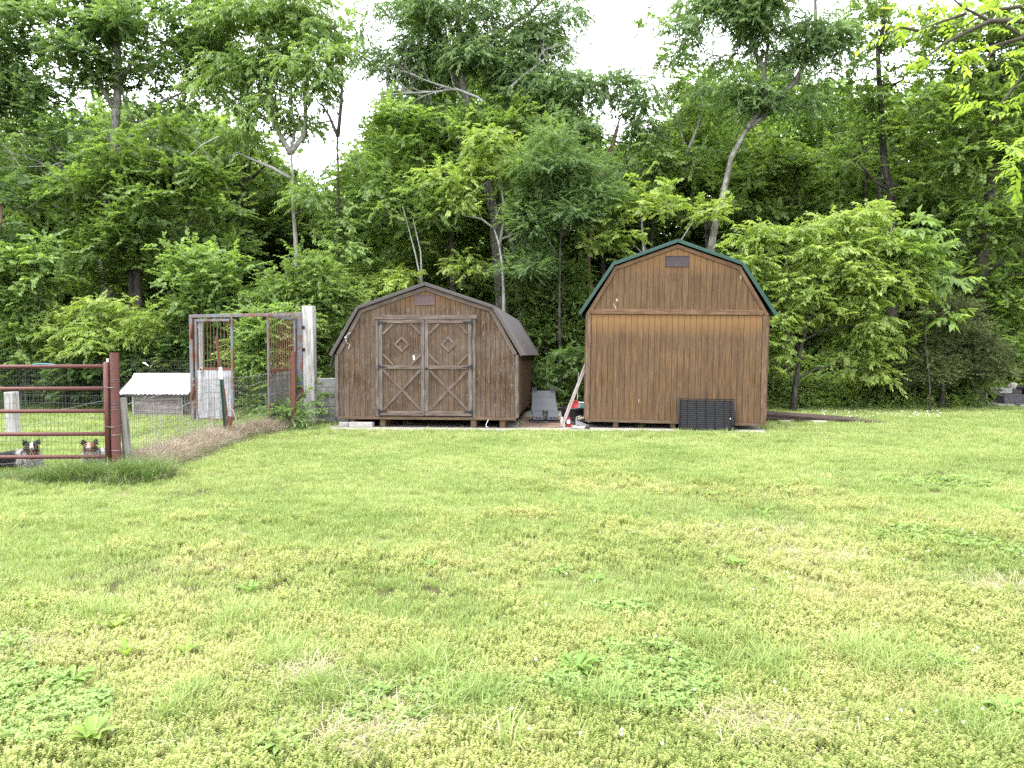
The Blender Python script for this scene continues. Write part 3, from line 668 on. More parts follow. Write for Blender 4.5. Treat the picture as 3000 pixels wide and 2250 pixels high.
    tag(MB().tube(pts, .005, 5).build('white_cord', M['whitepaint']), 'short white cord hanging under the low barn shed front', 'cord')
clutter()
# ---------------------------------------------------------------- dog pen
random.seed(11)
GY = 8.95
def pipe_gate():
    o = thing('pipe_gate', 'red brown steel pipe farm gate with six rails closing the dog pen', 'gate', (X(312, GY), GY, 0))
    xe = 0; L = 3.0
    for i, (yr, dz) in enumerate(((1073, 0), (1138, 0), (1204, 0), (1271, 0), (1338, 0), (1402, 0))):
        z = at(300, yr, GY).z; MB().tube([(-L, 0, z-.012), (-1.5, 0, z-.006), (xe, 0, z)], .024, 12).build('rail', M['gate'], o, smooth=True)
    zt, zb = at(300, 1063, GY).z, at(300, 1400, GY).z+.015
    MB().tube([(xe, 0, zb), (xe, 0, zt), (xe, 0, zt+.012)], [.036, .036, .02], 14).build('end_pipe', M['gate'], o, smooth=True)
    MB().cbox((-L, -.02, zb), (-L+.04, .02, zt), .004).build('hinge_pipe', M['gate'], o)
    MB().lathe([(.014, 0), (.014, .05), (.011, .056)], 8, Matrix.Translation((.0, .03, zt-.005))).build('white_cap', M['whitepaint'], o)
    m = MB()
    zr = zt-.05
    for i in range(59):
        x = -L+.03+i*.05; j = .006*math.sin(i*1.7)
        m.tube([(x, .032, .04), (x+j, .034, .45), (x-j, .033, 1.0)], .0016, 3, False)
    for i in range(11):
        z = .05+i*.095; m.tube([(-L+k*.25, .033+.004*math.sin(k), z+.008*math.sin(k*1.3+i)) for k in range(13)], .0018, 3, False)
    tag(m.build('wire_mesh', M['wire'], o, recalc=False), kind='stuff')
    # loosely strung barbed wires on the gate, rising to the right
    for z0, z1 in ((.62, .93), (.55, .74), (.42, .56), (.17, .26)):
        pts = [(-2.6+2.6*k/24, -.0+.05, z0-.1+(z1-z0+.1)*k/24+.012*math.sin(k*.9)) for k in range(25)]; w_ = MB().tube(pts, .0028, 3, False)
        for p in pts[::2]: w_.tube([(p[0]-.012, p[1], p[2]-.012), (p[0]+.012, p[1], p[2]+.014)], .002, 3, False)
        w_.build('barbed_wire', M['wirepale'], o, recalc=False)
pipe_gate()
def corner_post():
    x = X(336, GY); o = thing('steel_post', 'thick rust red steel pipe post at the latch end of the gate', 'post', (x, GY, 0))
    zt = at(336, 1033, GY).z
    MB().lathe([(.051, 0), (.051, zt), (.044, zt), (.044, zt-.1)], 20, cap=False).build('pipe', M['gate'], o, smooth=False)
    for z in (.33, .52, .62, .83, .86, .9, .93, 1.1, 1.17, 1.19, .21):
        t = R(random.uniform(-10, 10)); MB().tube([(.0545*math.cos(a), .0545*math.sin(a), z+.0545*math.cos(a)*math.tan(t)) for a in [k*math.pi/8 for k in range(17)]], .003, 4, False).build('wire_tie', M['wirepale'] if z < .6 else M['wire'], o)
    for z in (.62, 1.1): MB().tube([(-.12, -.03, z+.01), (-.06, -.06, z), (0, -.058, z-.004)], .004, 4).build('wire_tie', M['wire'], o)
    zb = at(330, 1392, GY).z; 
corner_post()
def fence_path(s):
    """side fence from the corner post by the T post to the white post"""
    P = [Vector((X(352, 9.0), 9.05, 0)), Vector((-5.02, 12.85, 0)), Vector((-4.44, 15.35, 0))]
    d1 = (P[1]-P[0]).length; d2 = (P[2]-P[1]).length; t = s*(d1+d2)
    return P[0].lerp(P[1], t/d1) if t <= d1 else P[1].lerp(P[2], (t-d1)/d2)
def wire_fence(name, label, path, L, h, dx, zs, sag=.03, barbs=(), dark=True, rad=.0022):
    o = thing(name, label, 'wire fence', path(0)); base = path(0)
    m = MB(); n = int(L/dx)
    for i in range(n+1):
        p = path(i/n)-base; j = .012*noise.noise(Vector((i*.3, 1, 2)))
        hh = h+sag*noise.noise(Vector((i*.05, 5, 1)))*1.5
        m.tube([(p.x, p.y, 0), (p.x+j, p.y+j, hh*.5), (p.x-j, p.y, hh)], rad, 3, False)
    for z in zs:
        pts = []
        for i in range(41):
            p = path(i/40)-base; pts.append((p.x, p.y, z+sag*noise.noise(Vector((i*.22, z*3, 7)))))
        m.tube(pts, rad*1.1, 3, False)
    tag(m.build('wire_mesh', M['wire'] if dark else M['wirepale'], o, recalc=False), kind='stuff')
    for z0, amp in barbs:
        pts = []
        for i in range(61):
            p = path(i/60)-base; pts.append(Vector((p.x, p.y-.02, z0+amp*math.sin(i*.21+z0*9)+.3*amp*math.sin(i*.7))))
        w_ = MB().tube(pts, .003, 3, False)
        for p in pts[::2]: w_.tube([p-Vector((.01, .01, .014)), p+Vector((.01, .01, .014))], .0024, 3, False)
        w_.build('barbed_wire', M['wire'] if z0 < .8 else M['wirepale'], o, recalc=False)
    return o
wire_fence('wire_fence', 'slack woven wire fence running from the red corner post to the white timber post', fence_path, 6.5, 1.12, .06, [.08+.1*k for k in range(11)], .05, ((.98, .05), (.8, .07), (.5, .05), (.28, .04), (1.1, .02)))
wire_fence('wire_fence', 'tall welded wire fence at the back of the dog pen before the bushes', lambda s: Vector((-14.2+6.9*s, 18.4-.3*s, 0)), 6.9, 1.38, .055, [.05+.1*k for k in range(14)], .03, (), True, .0022)
wire_fence('wire_fence', 'low wire fence stub left of the dog pen behind the T posts', lambda s: Vector((-14.0+3.2*s, 15.2+3.0*s, 0)), 4.2, 1.25, .06, [.05+.12*k for k in range(10)], .03, (), True, .0018)
def tilted_post(name, label, cat, p0, p1, w_, mat, shape='box', taper=1.0):
    p0, p1 = Vector(p0), Vector(p1); d = (p1-p0); L = d.length; q = d.to_track_quat('Z', 'Y')
    m = MB()
    if shape == 'box': m.cbox((-w_/2, -w_/2, 0), (w_/2, w_/2, L), .008)
    elif shape == 'T': m.cbox((-w_/2, -.004, 0), (w_/2, .004, L), .002).cbox((-.004, .0, 0), (.004, w_*.8, L), .001); [m.cbox((-.007, -.014, z), (.007, -.004, z+.02), .002) for z in np.arange(.1, L-.3, .055)]
    else: m.tube([(0, 0, 0), (random.uniform(-.01, .01), 0, L*.5), (0, 0, L)], [w_/2, w_/2*(1+taper)/2, w_/2*taper], 12)
    o = m.build(name, mat, None); o.location = p0; o.rotation_euler = q.to_euler(); return tag(o, label, cat)
a = gnd(380, 1392); b = at(357, 1165, a.y-.05)
tilted_post('wooden_stake', 'leaning grey split wooden stake right of the red corner post', 'stake', a, b, .085, M['greywood'])
a = gnd(661, 1296); b = at(644, 1076, a.y+.02); tp = thing('t_post', 'green steel T post with white top leaning beside the rusty pipe', 'post', a)
q = (b-a).to_track_quat('Z', 'Y').to_euler(); L = (b-a).length
for z0, z1, mt, nm in ((0, L*.84, 'greenpost', 'post_shaft'), (L*.84+.001, L, 'whitepaint', 'white_top')):
    m = MB().cbox((-.026, -.005, z0), (.026, .005, z1), .002).cbox((-.005, .0, z0), (.005, .04, z1), .001)
    if nm == 'post_shaft': [m.cbox((-.008, -.02, z), (.008, -.005, z+.025), .002) for z in np.arange(.1, z1-.05, .06)]
    c = m.build(nm, M[mt], tp); c.rotation_euler = q
a = gnd(674, 1292); b = at(634, 988, a.y-.1); rp_ = thing('rusty_pipe', 'tall rusty leaning pipe with a triangular foot plate at the dry grass', 'pipe', a)
q = (b-a).to_track_quat('Z', 'Y').to_euler()
c = MB().cbox((-.022, -.022, .0), (.022, .022, (b-a).length), .004).build('pipe', M['rust'], rp_); c.rotation_euler = q
MB().prism([(-.03, .16), (.01, .16), (.085, .42), (-.045, .44)], -.035, -.025, .002).build('foot_plate', M['rust'], rp_)
a = at(655, 1186, 12.75); m = MB(); m.tube([a, a+Vector((.06, -.01, -.02)), a+Vector((.1, 0, .03))], .009, 5).tube([a+Vector((.06, -.01, -.02)), a+Vector((.18, -.03, -.1)), a+Vector((.23, -.03, -.3)), a+Vector((.24, -.03, -.5)), a+Vector((.2, -.03, -.62))], .009, 5)
tag(m.build('rope', M['rope']), 'pale rope looped round the green T post and hanging down', 'rope')
def kennel_gate():
    A, B = gnd(566, 1239), gnd(892, 1250); o = thing('gate_frame', 'tall blue grey and rust steel door frame with two kennel doors', 'gate frame', A)
    d = B-A; L = d.length; o.rotation_euler = (0, 0, math.atan2(d.y, d.x)); H = at(566, 922, A.y).z
    MB().cbox((-.035, -.04, -.02), (.055, .04, H-.072), .004).build('left_post', M['steel'], o)
    MB().cbox((L-.13, -.05, -.02), (L-.01, .05, H-.072), .004).build('right_post', M['steel'], o)
    MB().cbox((-.035, -.04, H-.07), (L-.01, .04, H), .004).build('top_beam', M['steel'], o)
    MB().cbox((-.0, -.03, -.03), (L*.62, .03, .02), .004).build('sill', M['rust'], o)
    for z in (.5, 1.85): MB().lathe([(.022, 0), (.022, .30)], 10, Matrix.Translation((.045, -.06, z))).build('hinge', M['rust'], o, smooth=True)
    def leaf(loc, rz, W, nb, boardmat, nboards, rust):
        g = thing('kennel_door', None, None); g.parent = o; g.location = loc; g.rotation_euler = (0, 0, rz)
        z0, z1 = .06, H-.10; zm = z0+(z1-z0)*.50; s = .055
        MB().cbox((0, -.02, z0), (s, .02, z1), .003).build('stile', M['steel'], g); MB().cbox((W-s, -.02, z0), (W, .02, z1), .003).build('stile', M['steel'], g)
        for z, mt in ((z0, 'rust'), (zm, 'rust'), (z1-s, 'steel')): MB().cbox((s+.001, -.019, z), (W-s-.001, .019, z+s*.95), .003).build('rail', M[mt], g)
        for k in range(nb):
            x = s+(W-2*s)*(k+1)/(nb+1); MB().tube([(x, 0, zm+s), (x+random.uniform(-.004, .004), .0, z1-s)], .0065, 6, False).build('bar', M['rustbars'], g, smooth=True)
        st = (W-2*s-.006)/nboards
        for k in range(nboards):
            a, b = s+.003+k*st, s+.003+(k+1)*st-.006
            MB().prism([(a, z0+s), (b, z0+s+random.uniform(0, .01)), (b, zm-.002), (a, zm-.002)], -.012+random.uniform(-.003, .003), .008, .003).build('board', boardmat, g)
        return g
    g = leaf((.10, -.01, 0), R(-1), 1.0, 9, M['palewood'], 6, 0)
    MB().cbox((.06, .025, .05), (.16, .06, H-.14), .004).build('board', M['whitewood'], g)
    MB().tube([(.93, -.03, 2.14), (.93, -.05, 2.2), (.95, -.03, 2.26)], .014, 6).build('latch', M['rust'], g)
    m = MB(); m.tube([(.17+.035*math.cos(t), -.03, 1.17+.045*math.sin(t)) for t in [k*math.pi/6 for k in range(13)]], .01, 5); m.tube([(.17, -.03, 1.1), (.175, -.03, .9), (.168, -.03, .3)], .008, 5); m.build('chain', M['rope'], g)
    g = leaf((L-.16, -.03, 0), R(272), 1.0, 11, M['greywood'], 6, 1)
    MB().cbox((.8, .02, 1.13), (.93, .06, 1.17), .003).build('latch', M['rust'], g)
kennel_gate()
def white_post():
    a = gnd(911, 1249); o = thing('timber_post', 'tall whitewashed square timber post beside the steel door frame', 'post', a); H = at(911, 897, a.y).z
    MB().cbox((-.115, -.1, -.05), (.115, .1, H), .008).build('post_shaft', M['whitewood'], o); o.rotation_euler = (0, R(-.4), R(-4))
    for z in (2.06, 1.60, .64, .24): MB().cbox((-.135, -.116, z-.035), (-.06, -.101, z+.035), .004).build('bracket', M['cavity'], o)
white_post()
a = gnd(862, 1240); a = Vector((X(860, 14.3), 14.3, 0))
tag(MB().cbox((-.035, -.035, 0), (.035, .035, 1.56), .004).build('square_pipe_post', M['rust'], None, loc=a), 'square rust red tube post before the open kennel door', 'post')
tag(MB().cbox((-.012, -.012, 0), (.012, .012, 1.42), .003).build('angle_post', M['rustbars'], None, loc=(a.x-.085, a.y+.05, 0)), 'thin rusty bar beside the square rust red tube post', 'bar')
def block_wall():
    o = thing('block_wall', 'grey concrete block wall between the white timber post and the low barn shed', 'wall', (-4.62, 15.75, -.03)); 
    for r in range(5):
        n = 3
        for k in range(n):
            x0 = k*.42-(.21 if r % 2 else 0); x0c, x1 = max(0, x0), min(1.1, x0+.415)
            if x1-x0c < .05: continue
            MB().cbox((x0c+.003, random.uniform(-.004, .004), r*.205), (x1-.003, .19, r*.205+.198), .008).build('block', M['blockc'], o)
    MB().box((.02, .02, 0), (1.08, .17, 1.0)).build('mortar', M['concrete'], o)
    st = MB(); bm = bmesh.new(); bmesh.ops.create_icosphere(bm, subdivisions=2, radius=1)
    for v in bm.verts: v.co = v.co*(1+.25*noise.noise(v.co*1.5)); v.co.x *= .12; v.co.y *= .08; v.co.z *= .09
    me = bpy.data.meshes.new('stone'); bm.to_mesh(me); bm.free(); me.materials.append(M['greywood'])
    s = bpy.data.objects.new('stone', me); COL.objects.link(s); s.location = gnd(884, 1255)+Vector((0, 0, .05)); s.rotation_euler = (0, .6, 0); tag(s, 'tilted grey stone at the foot of the steel door frame', 'stone')
block_wall()
def dog_house():
    A = gnd(390, 1226); o = thing('dog_house', 'small weathered board dog house with pale corrugated tin roof', 'dog house', (A.x, A.y, 0)); o.rotation_euler = (0, 0, R(-3))
    W, Hh, D = 1.22, .62, 1.0
    n = 6
    for i in range(n):
        z0, z1 = .02+i*(Hh-.02)/n, .02+(i+1)*(Hh-.02)/n-.006
        MB().cbox((.03, -.012, z0), (W-.03, .008, z1), .003).build('board', M['darkwood'], o)
        MB().cbox((W-.012, .02, z0), (W+.008, D-.02, z1), .003).build('board', M['darkwood'], o)
        MB().cbox((-.008, .02, z0), (.012, D-.02, z1), .003).build('board', M['darkwood'], o)
    MB().add([(W-.005, .02, Hh), (W-.005, D-.02, Hh), (W-.005, D/2, Hh+.3), (W-.02, .02, Hh), (W-.02, D-.02, Hh), (W-.02, D/2, Hh+.3)], [(0, 1, 2), (5, 4, 3), (0, 2, 5, 3), (1, 4, 5, 2)]).build('gable', M['darkwood'], o)
    MB().box((.02, D-.03, .02), (W-.02, D-.01, Hh)).build('back_wall', M['darkwood'], o)
    for x in (0, W-.035): MB().cbox((x, -.03, -.02), (x+.035, -.013, Hh), .003).build('corner_trim', M['whitewood'], o)
    for s in (0, 1):   # corrugated planes
        a = (-.22, Hh-.03) if not s else (D+.22, Hh-.03); b = (D/2, Hh+.40) ; vs = []; n = 96
        for i in range(n+1):
            x = -.22+(W+.44)*i/n; h = .007*math.sin(i*math.pi/3)
            vs += [(x, a[0], a[1]+h), (x, b[0], b[1]+h)]
        n1 = len(vs); vs += [(x, y, z-.004) for x, y, z in vs]
        fs = [(2*i, 2*i+2, 2*i+3, 2*i+1) for i in range(n)]+[(n1+2*i, n1+2*i+1, n1+2*i+3, n1+2*i+2) for i in range(n)]+[(2*i, n1+2*i, n1+2*i+2, 2*i+2) for i in range(n)]
        MB().add(vs, fs).build('roof_sheet', M['tin'], o, recalc=False)
    MB().add([(-.24, D/2-.1, Hh+.335), (W+.24, D/2-.1, Hh+.335), (W+.24, D/2, Hh+.43), (-.24, D/2, Hh+.43), (-.24, D/2+.1, Hh+.335), (W+.24, D/2+.1, Hh+.335)], [(0, 1, 2, 3), (3, 2, 5, 4)]).build('ridge_cap', M['tin'], o, recalc=False)
    MB().add([(-.2, -.2, Hh-.06), (W+.2, -.2, Hh-.06), (W+.2, D/2, Hh+.34), (-.2, D/2, Hh+.34), (W+.2, D+.2, Hh-.06), (-.2, D+.2, Hh-.06)], [(0, 3, 2, 1), (3, 5, 4, 2)]).build('roof_boards', M['darkwood'], o, recalc=False)
dog_house()
def wire_panel():
    a = gnd(532, 1228); o = thing('wire_hurdle', 'pale bent wire hurdle leaning beside the dog house and door frame', 'hurdle', a); m = MB()
    m.tube([(0, 0, 0), (-.05, 0, .35), (-.07, 0, .72)], .012, 6); m.build('stake', M['wirepale'], o); m = MB()
    for k in range(6): m.tube([(-.02+k*.06, 0, .05), (-.04+k*.06, 0, .64)], .004, 4, False)
    for z in (.64, .4, .2): m.tube([(-.04, 0, z), (.32, .02, z+.02)], .004, 4, False)
    m.build('wire', M['wirepale'], o, recalc=False)
wire_panel()
# far posts of the pen
a = gnd(40, 1288, 0); b = at(33, 1148, a.y); tilted_post('timber_stub', 'short thick whitewashed square timber stub in the pen', 'post', a, b, .165, M['whitewood'])
a = gnd(76, 1212); t_ = thing('t_post', 'thin green steel T post with white tip at the back of the pen', 'post', a)
MB().cbox((-.03, -.006, 0), (.03, .006, 1.36), .002).cbox((-.006, 0, 0), (.006, .03, 1.36), .001).build('post_shaft', M['greenpost'], t_); MB().cbox((-.03, -.006, 1.361), (.03, .006, 1.5), .002).build('white_top', M['whitepaint'], t_)
a = gnd(30, 1190); tilted_post('wooden_stake', 'thin grey brown stake left of the back T post', 'stake', a, a+Vector((.04, 0, 1.3)), .05, M['greywood'])
a = gnd(258, 1205); fo = thing('fence_post', 'split grey wooden fence post with a diagonal brace at the pen back', 'post', a)
MB().tube([(-.06, 0, -.05), (-.055, 0, .6), (-.05, 0, 1.3)], [.055, .05, .048], 9).build('post_shaft', M['greywood'], fo, smooth=True); MB().tube([(.07, 0, -.05), (.06, .02, .5), (.065, 0, 1.28)], [.05, .045, .04], 9).build('post_shaft', M['greywood'], fo, smooth=True)
MB().tube([(.1, .0, 1.15), (.75, .0, .9)], .045, 8).build('brace', M['greywood'], fo, smooth=True)
a = at(96, 1068, 17.0); tag(MB().tube([a+Vector((k*.08, 0, .02*math.sin(k*.55))) for k in range(11)], .014, 6).build('hose', M['blue'], smooth=True), 'turquoise hose lying along the top of the back fence', 'hose')
tag(MB().tube([at(418, 1062, 11.5), at(424, 1064, 11.5), at(436, 1073, 11.5)], [.005, .014, .006], 7).build('fence_insulator', M['whitepaint'], smooth=True), 'small white plastic tag hooked on the slack fence wire', 'tag')
# ---------------------------------------------------------------- dogs
def dog(name, label, loc, rz, seed, tan_face, body_dir):
    """lying sheepdog: one skin for body, legs, neck and head, in chest space (+X = to its left as seen, -Y = towards the gate)"""
    rnd = random.Random(seed); o = thing(name, label, 'dog', loc, rz)
    V = []; E = []; Rr = []
    def v(x, y, z, r, par=None):
        V.append((x, y, z)); Rr.append(r); 
        if par is not None: E.append((par, len(V)-1))
        return len(V)-1
    bd = body_dir
    pel = v(bd*.50, .10, .14, .115); mid = v(bd*.30, .08, .155, .12, pel); ch = v(bd*.05, .02, .165, .125, mid)
    nk = v(0, -.05, .235, .085, ch); nk2 = v(0, -.09, .30, .072, nk); hd = v(0, -.12, .345, .072, nk2)
    mz = v(0, -.18, .318, .036, hd); ns = v(0, -.215, .306, .023, mz)
    for s in (-1, 1):
        sh = v(s*.075, -.02, .13, .055, ch); el = v(s*.085, .01, .055, .038, sh); wr = v(s*.085, -.17, .03, .026, el); v(s*.085, -.235, .024, .03, wr)
        hp = v(bd*.50+s*.03, .10-s*.09*bd, .10, .07, pel); kn = v(bd*.36, .10-s*.14*bd, .07, .045, hp); hk = v(bd*.5, .1-s*.16*bd, .028, .025, kn); v(bd*.4, .1-s*.17*bd, .022, .026, hk)
    t1 = v(bd*.62, .12, .09, .05, pel); t2 = v(bd*.72, .05, .04, .04, t1); v(bd*.74, -.06, .03, .025, t2)
    me = bpy.data.meshes.new('tmp'); me.from_pydata(V, E, []); tmp = bpy.data.objects.new('tmp', me); COL.objects.link(tmp)
    md = tmp.modifiers.new('s', 'SKIN'); sv = me.skin_vertices[0].data
    for i, r in enumerate(Rr): sv[i].radius = (r, r)
    sv[0].use_root = True
    ss = tmp.modifiers.new('u', 'SUBSURF'); ss.levels = 2; ss.render_levels = 2
    dg = bpy.context.evaluated_depsgraph_get(); dg.update(); em = bpy.data.meshes.new_from_object(tmp.evaluated_get(dg)); bpy.data.objects.remove(tmp)
    em.name = 'body'; body = bpy.data.objects.new('body', em); COL.objects.link(body); body.parent = o
    blackf = plain('black_fur', (.014, .012, .014) if not tan_face else (.035, .024, .02), .85, .3, 40); whitef = plain('white_fur', (.66, .63, .6), .9, .1, 40); tanf = plain('tan_fur', (.36, .17, .075), .9, .25, 40)
    em.materials.clear(); [em.materials.append(q) for q in (blackf, whitef, tanf)]
    def zone(p):
        x, y, z = p; ax = abs(x)
        if z > .27 and y < -.05:    # head
            if y < -.165 and z < .345: return 1 if ax < .022 else (2 if tan_face or z < .31 else 0)
            if ax < (.014 if not tan_face else .006) and y < -.12: return 1
            if tan_face and y < -.13 and ax < .055: return 2
            if .02 < ax < .06 and z < .345 and y < -.14: return 2
            return 0
        if y < -.0 and z < .27 and ax < .17 and x*bd < .10: return 1 if not (ax < .05 and .2 < z < .27 and not tan_face) else 2
        if -.02 < x*bd-.13 < .03 and z > .1: return 1
        return 0
    for p in em.polygons: p.material_index = zone(p.center); p.use_smooth = True
    # ears, eyes, nose
    for s in (-1, 1):
        MB().add([(s*.025, -.105, .385), (s*.09, -.085, .345), (s*.088, -.11, .415), (s*.10, -.145, .37), (s*.06, -.075, .38)], [(0, 2, 3), (0, 4, 2), (4, 1, 2), (1, 3, 2), (0, 3, 1)]).build('ear', blackf, o)
        MB().lathe([(0, -.008), (.009, 0), (0, .008)], 8, Matrix.Translation((s*.030, -.182, .362)), cap=False).build('eye', M['cavity'], o)
    MB().lathe([(0, -.012), (.014, 0), (0, .012)], 8, Matrix.Translation((0, -.238, .312)), cap=False).build('nose', M['cavity'], o)
    # long coat: thousands of thin tapering hair locks
    mb = [MB(), MB(), MB()]
    area = [p.area for p in em.polygons]; tot = sum(area); polys = em.polygons
    for p in polys:
        k = int(p.area/tot*15000+rnd.random())
        c = p.center; nrm = Vector(p.normal)
        head = c.z > .28 and c.y < -.1; ln = .018 if head else .05
        if not head and c.y < 0 and abs(c.x) < .15: ln = .075      # ruff
        if c.z < .05: ln = .015
        if head and c.y < -.155: ln = .005
        if abs(c.x) > .05 and .28 < c.z < .36 and c.y > -.15: ln = .05
        for _ in range(k):
            vs = [em.vertices[i].co for i in p.vertices]; w = [rnd.random() for _ in vs]; sw = sum(w); b = sum((q*ww for q, ww in zip(vs, w)), Vector())/sw
            d = (nrm*.42+Vector((0, 0, -.8))+Vector((rnd.gauss(0, .35), rnd.gauss(0, .35), rnd.gauss(0, .3)))).normalized(); L = ln*rnd.uniform(.6, 1.4)
            s = d.cross(nrm+Vector((.01, .02, 0))).normalized()*.0026
            mb[p.material_index].add([b-s, b+s, b+d*L], [(0, 1, 2)])
    for s in (-1, 1):   # ear fringe
        for _ in range(120):
            b = Vector((s*rnd.uniform(.04, .095), rnd.uniform(-.12, -.08), rnd.uniform(.345, .41))); d = Vector((s*.5+rnd.gauss(0, .4), rnd.gauss(0, .3), rnd.uniform(-.6, .7))).normalized()
            q = Vector((0, 0, 1)).cross(d).normalized()*.004; mb[0].add([b-q, b+q, b+d*rnd.uniform(.02, .045)], [(0, 1, 2)])
    for m_, mt in zip(mb, (blackf, whitef, tanf)):
        if m_.f: tag(m_.build('fur', mt, o, recalc=False), kind='stuff')
    return o
d = dog('dog', 'black and white long haired sheepdog lying behind the gate facing out', (X(68, 9.3), 9.42, -.0), R(34), 1, False, -1)
d.scale = (1.0, 1.0, 1.0)
d = dog('dog', 'dark brown and tan faced sheepdog lying behind the gate near its latch end', (X(243, 9.3), 9.45, -.0), R(-22), 2, True, 1)
d.scale = (1.0, 1.0, 1.0); d.rotation_euler = (0, 0, R(20))
# ---------------------------------------------------------------- old lumber and block heap at the right edge
def heap():
    B = gnd(2965, 1196); items = [
        ((-.10, 0, .0), (.34, .3, .12), 0, 'concrete', 'long pale slab under the block heap by the wood edge'),
        ((.55, -.1, .0), (.45, .3, .11), 3, 'concrete', 'pale grey slab at the right edge under the dark blocks'),
        ((.12, .1, .13), (.26, .2, .26), 2, 'rock', 'dark grey block in the heap, lowest and largest'),
        ((.62, .1, .13), (.24, .2, .25), -5, 'rock', 'dark block right of the largest heap block'),
        ((-.05, .15, .40), (.2, .18, .15), 8, 'blockc', 'mid grey block on top of the heap, left end'),
        ((.30, .15, .41), (.16, .15, .12), -12, 'rock', 'small dark block in the middle of the heap top'),
        ((.62, .1, .43), (.34, .2, .09), 22, 'rock', 'tilted dark board topmost on the right of the heap')]
    for i, (p, s, a, mt, lb) in enumerate(items):
        o = MB().cbox((-s[0], -s[1], 0), (s[0], s[1], s[2]), .015).build('heap_block', M[mt], None, loc=B+Vector(p)+Vector((0, .25, 0))); o.rotation_euler = (0, R(a if i == 6 else 0), R(a)); tag(o, lb, 'block', 'blocks in the heap by the wood edge')
    p = MB(); bm = bmesh.new(); bmesh.ops.create_icosphere(bm, subdivisions=2, radius=.12)
    for v in bm.verts: v.co *= 1+.4*noise.noise(v.co*20)
    me = bpy.data.meshes.new('r'); bm.to_mesh(me); bm.free(); me.materials.append(M['paleblock']); o = bpy.data.objects.new('heap_stone', me); COL.objects.link(o); o.location = B+Vector((.28, .4, .60)); tag(o, 'broken white stone on top of the dark block heap', 'stone')
    tag(MB().cbox((-.4, -.1, 0), (.3, .1, .02), .004).build('loose_board', M['greywood'], None, loc=B+Vector((.45, -.05, .115))), 'thin grey board lying on the slab before the dark blocks', 'board')
heap()
# ---------------------------------------------------------------- foliage
rng = np.random.default_rng(7)
L_ = {  # leaf materials: dark, mid, light
 'mid': leaf_mat('leaf_mid_green', (.052, .086, .026), (.098, .148, .042), (.165, .222, .068), k=1.5),
 'deep': leaf_mat('leaf_deep_green', (.032, .058, .020), (.060, .100, .032), (.105, .160, .05), k=1.5),
 'fresh': leaf_mat('leaf_fresh_green', (.082, .130, .042), (.138, .200, .064), (.21, .285, .095), k=1.5),
 'lime': leaf_mat('leaf_lime', (.105, .15, .042), (.175, .235, .065), (.275, .325, .10), k=1.5),
 'grey': leaf_mat('leaf_grey_green', (.060, .10, .042), (.10, .155, .062), (.17, .235, .095), k=1.5),
 'cedar': leaf_mat('leaf_cedar', (.04, .055, .02), (.07, .088, .03), (.12, .135, .045), .15, k=1.3),
 'bright': leaf_mat('leaf_bright', (.20, .30, .05), (.30, .42, .08), (.42, .52, .12), .5),
}
def unit(a): return a/np.maximum(np.linalg.norm(a, axis=-1, keepdims=True), 1e-9)
KIND = {  # leaves per spray, spray length, leaf length, width, droop, angle off the twig, flatness jitter
 'broad':  (15, .42, .105, .078, .30, 55, .35),
 'maple':  (15, .46, .098, .085, .18, 60, .28),
 'narrow': (20, .50, .120, .040, .95, 50, .45),
 'fine':   (22, .42, .060, .024, .35, 55, .40),
 'small':  (20, .40, .055, .038, .30, 60, .50),
 'big':    (9, .38, .230, .095, .55, 62, .30),
 'needle': (26, .30, .050, .012, .10, 40, .60),
 'large':  (12, .60, .150, .115, .35, 60, .40),
 'ash':    (14, .34, .115, .048, .55, 58, .30),
}
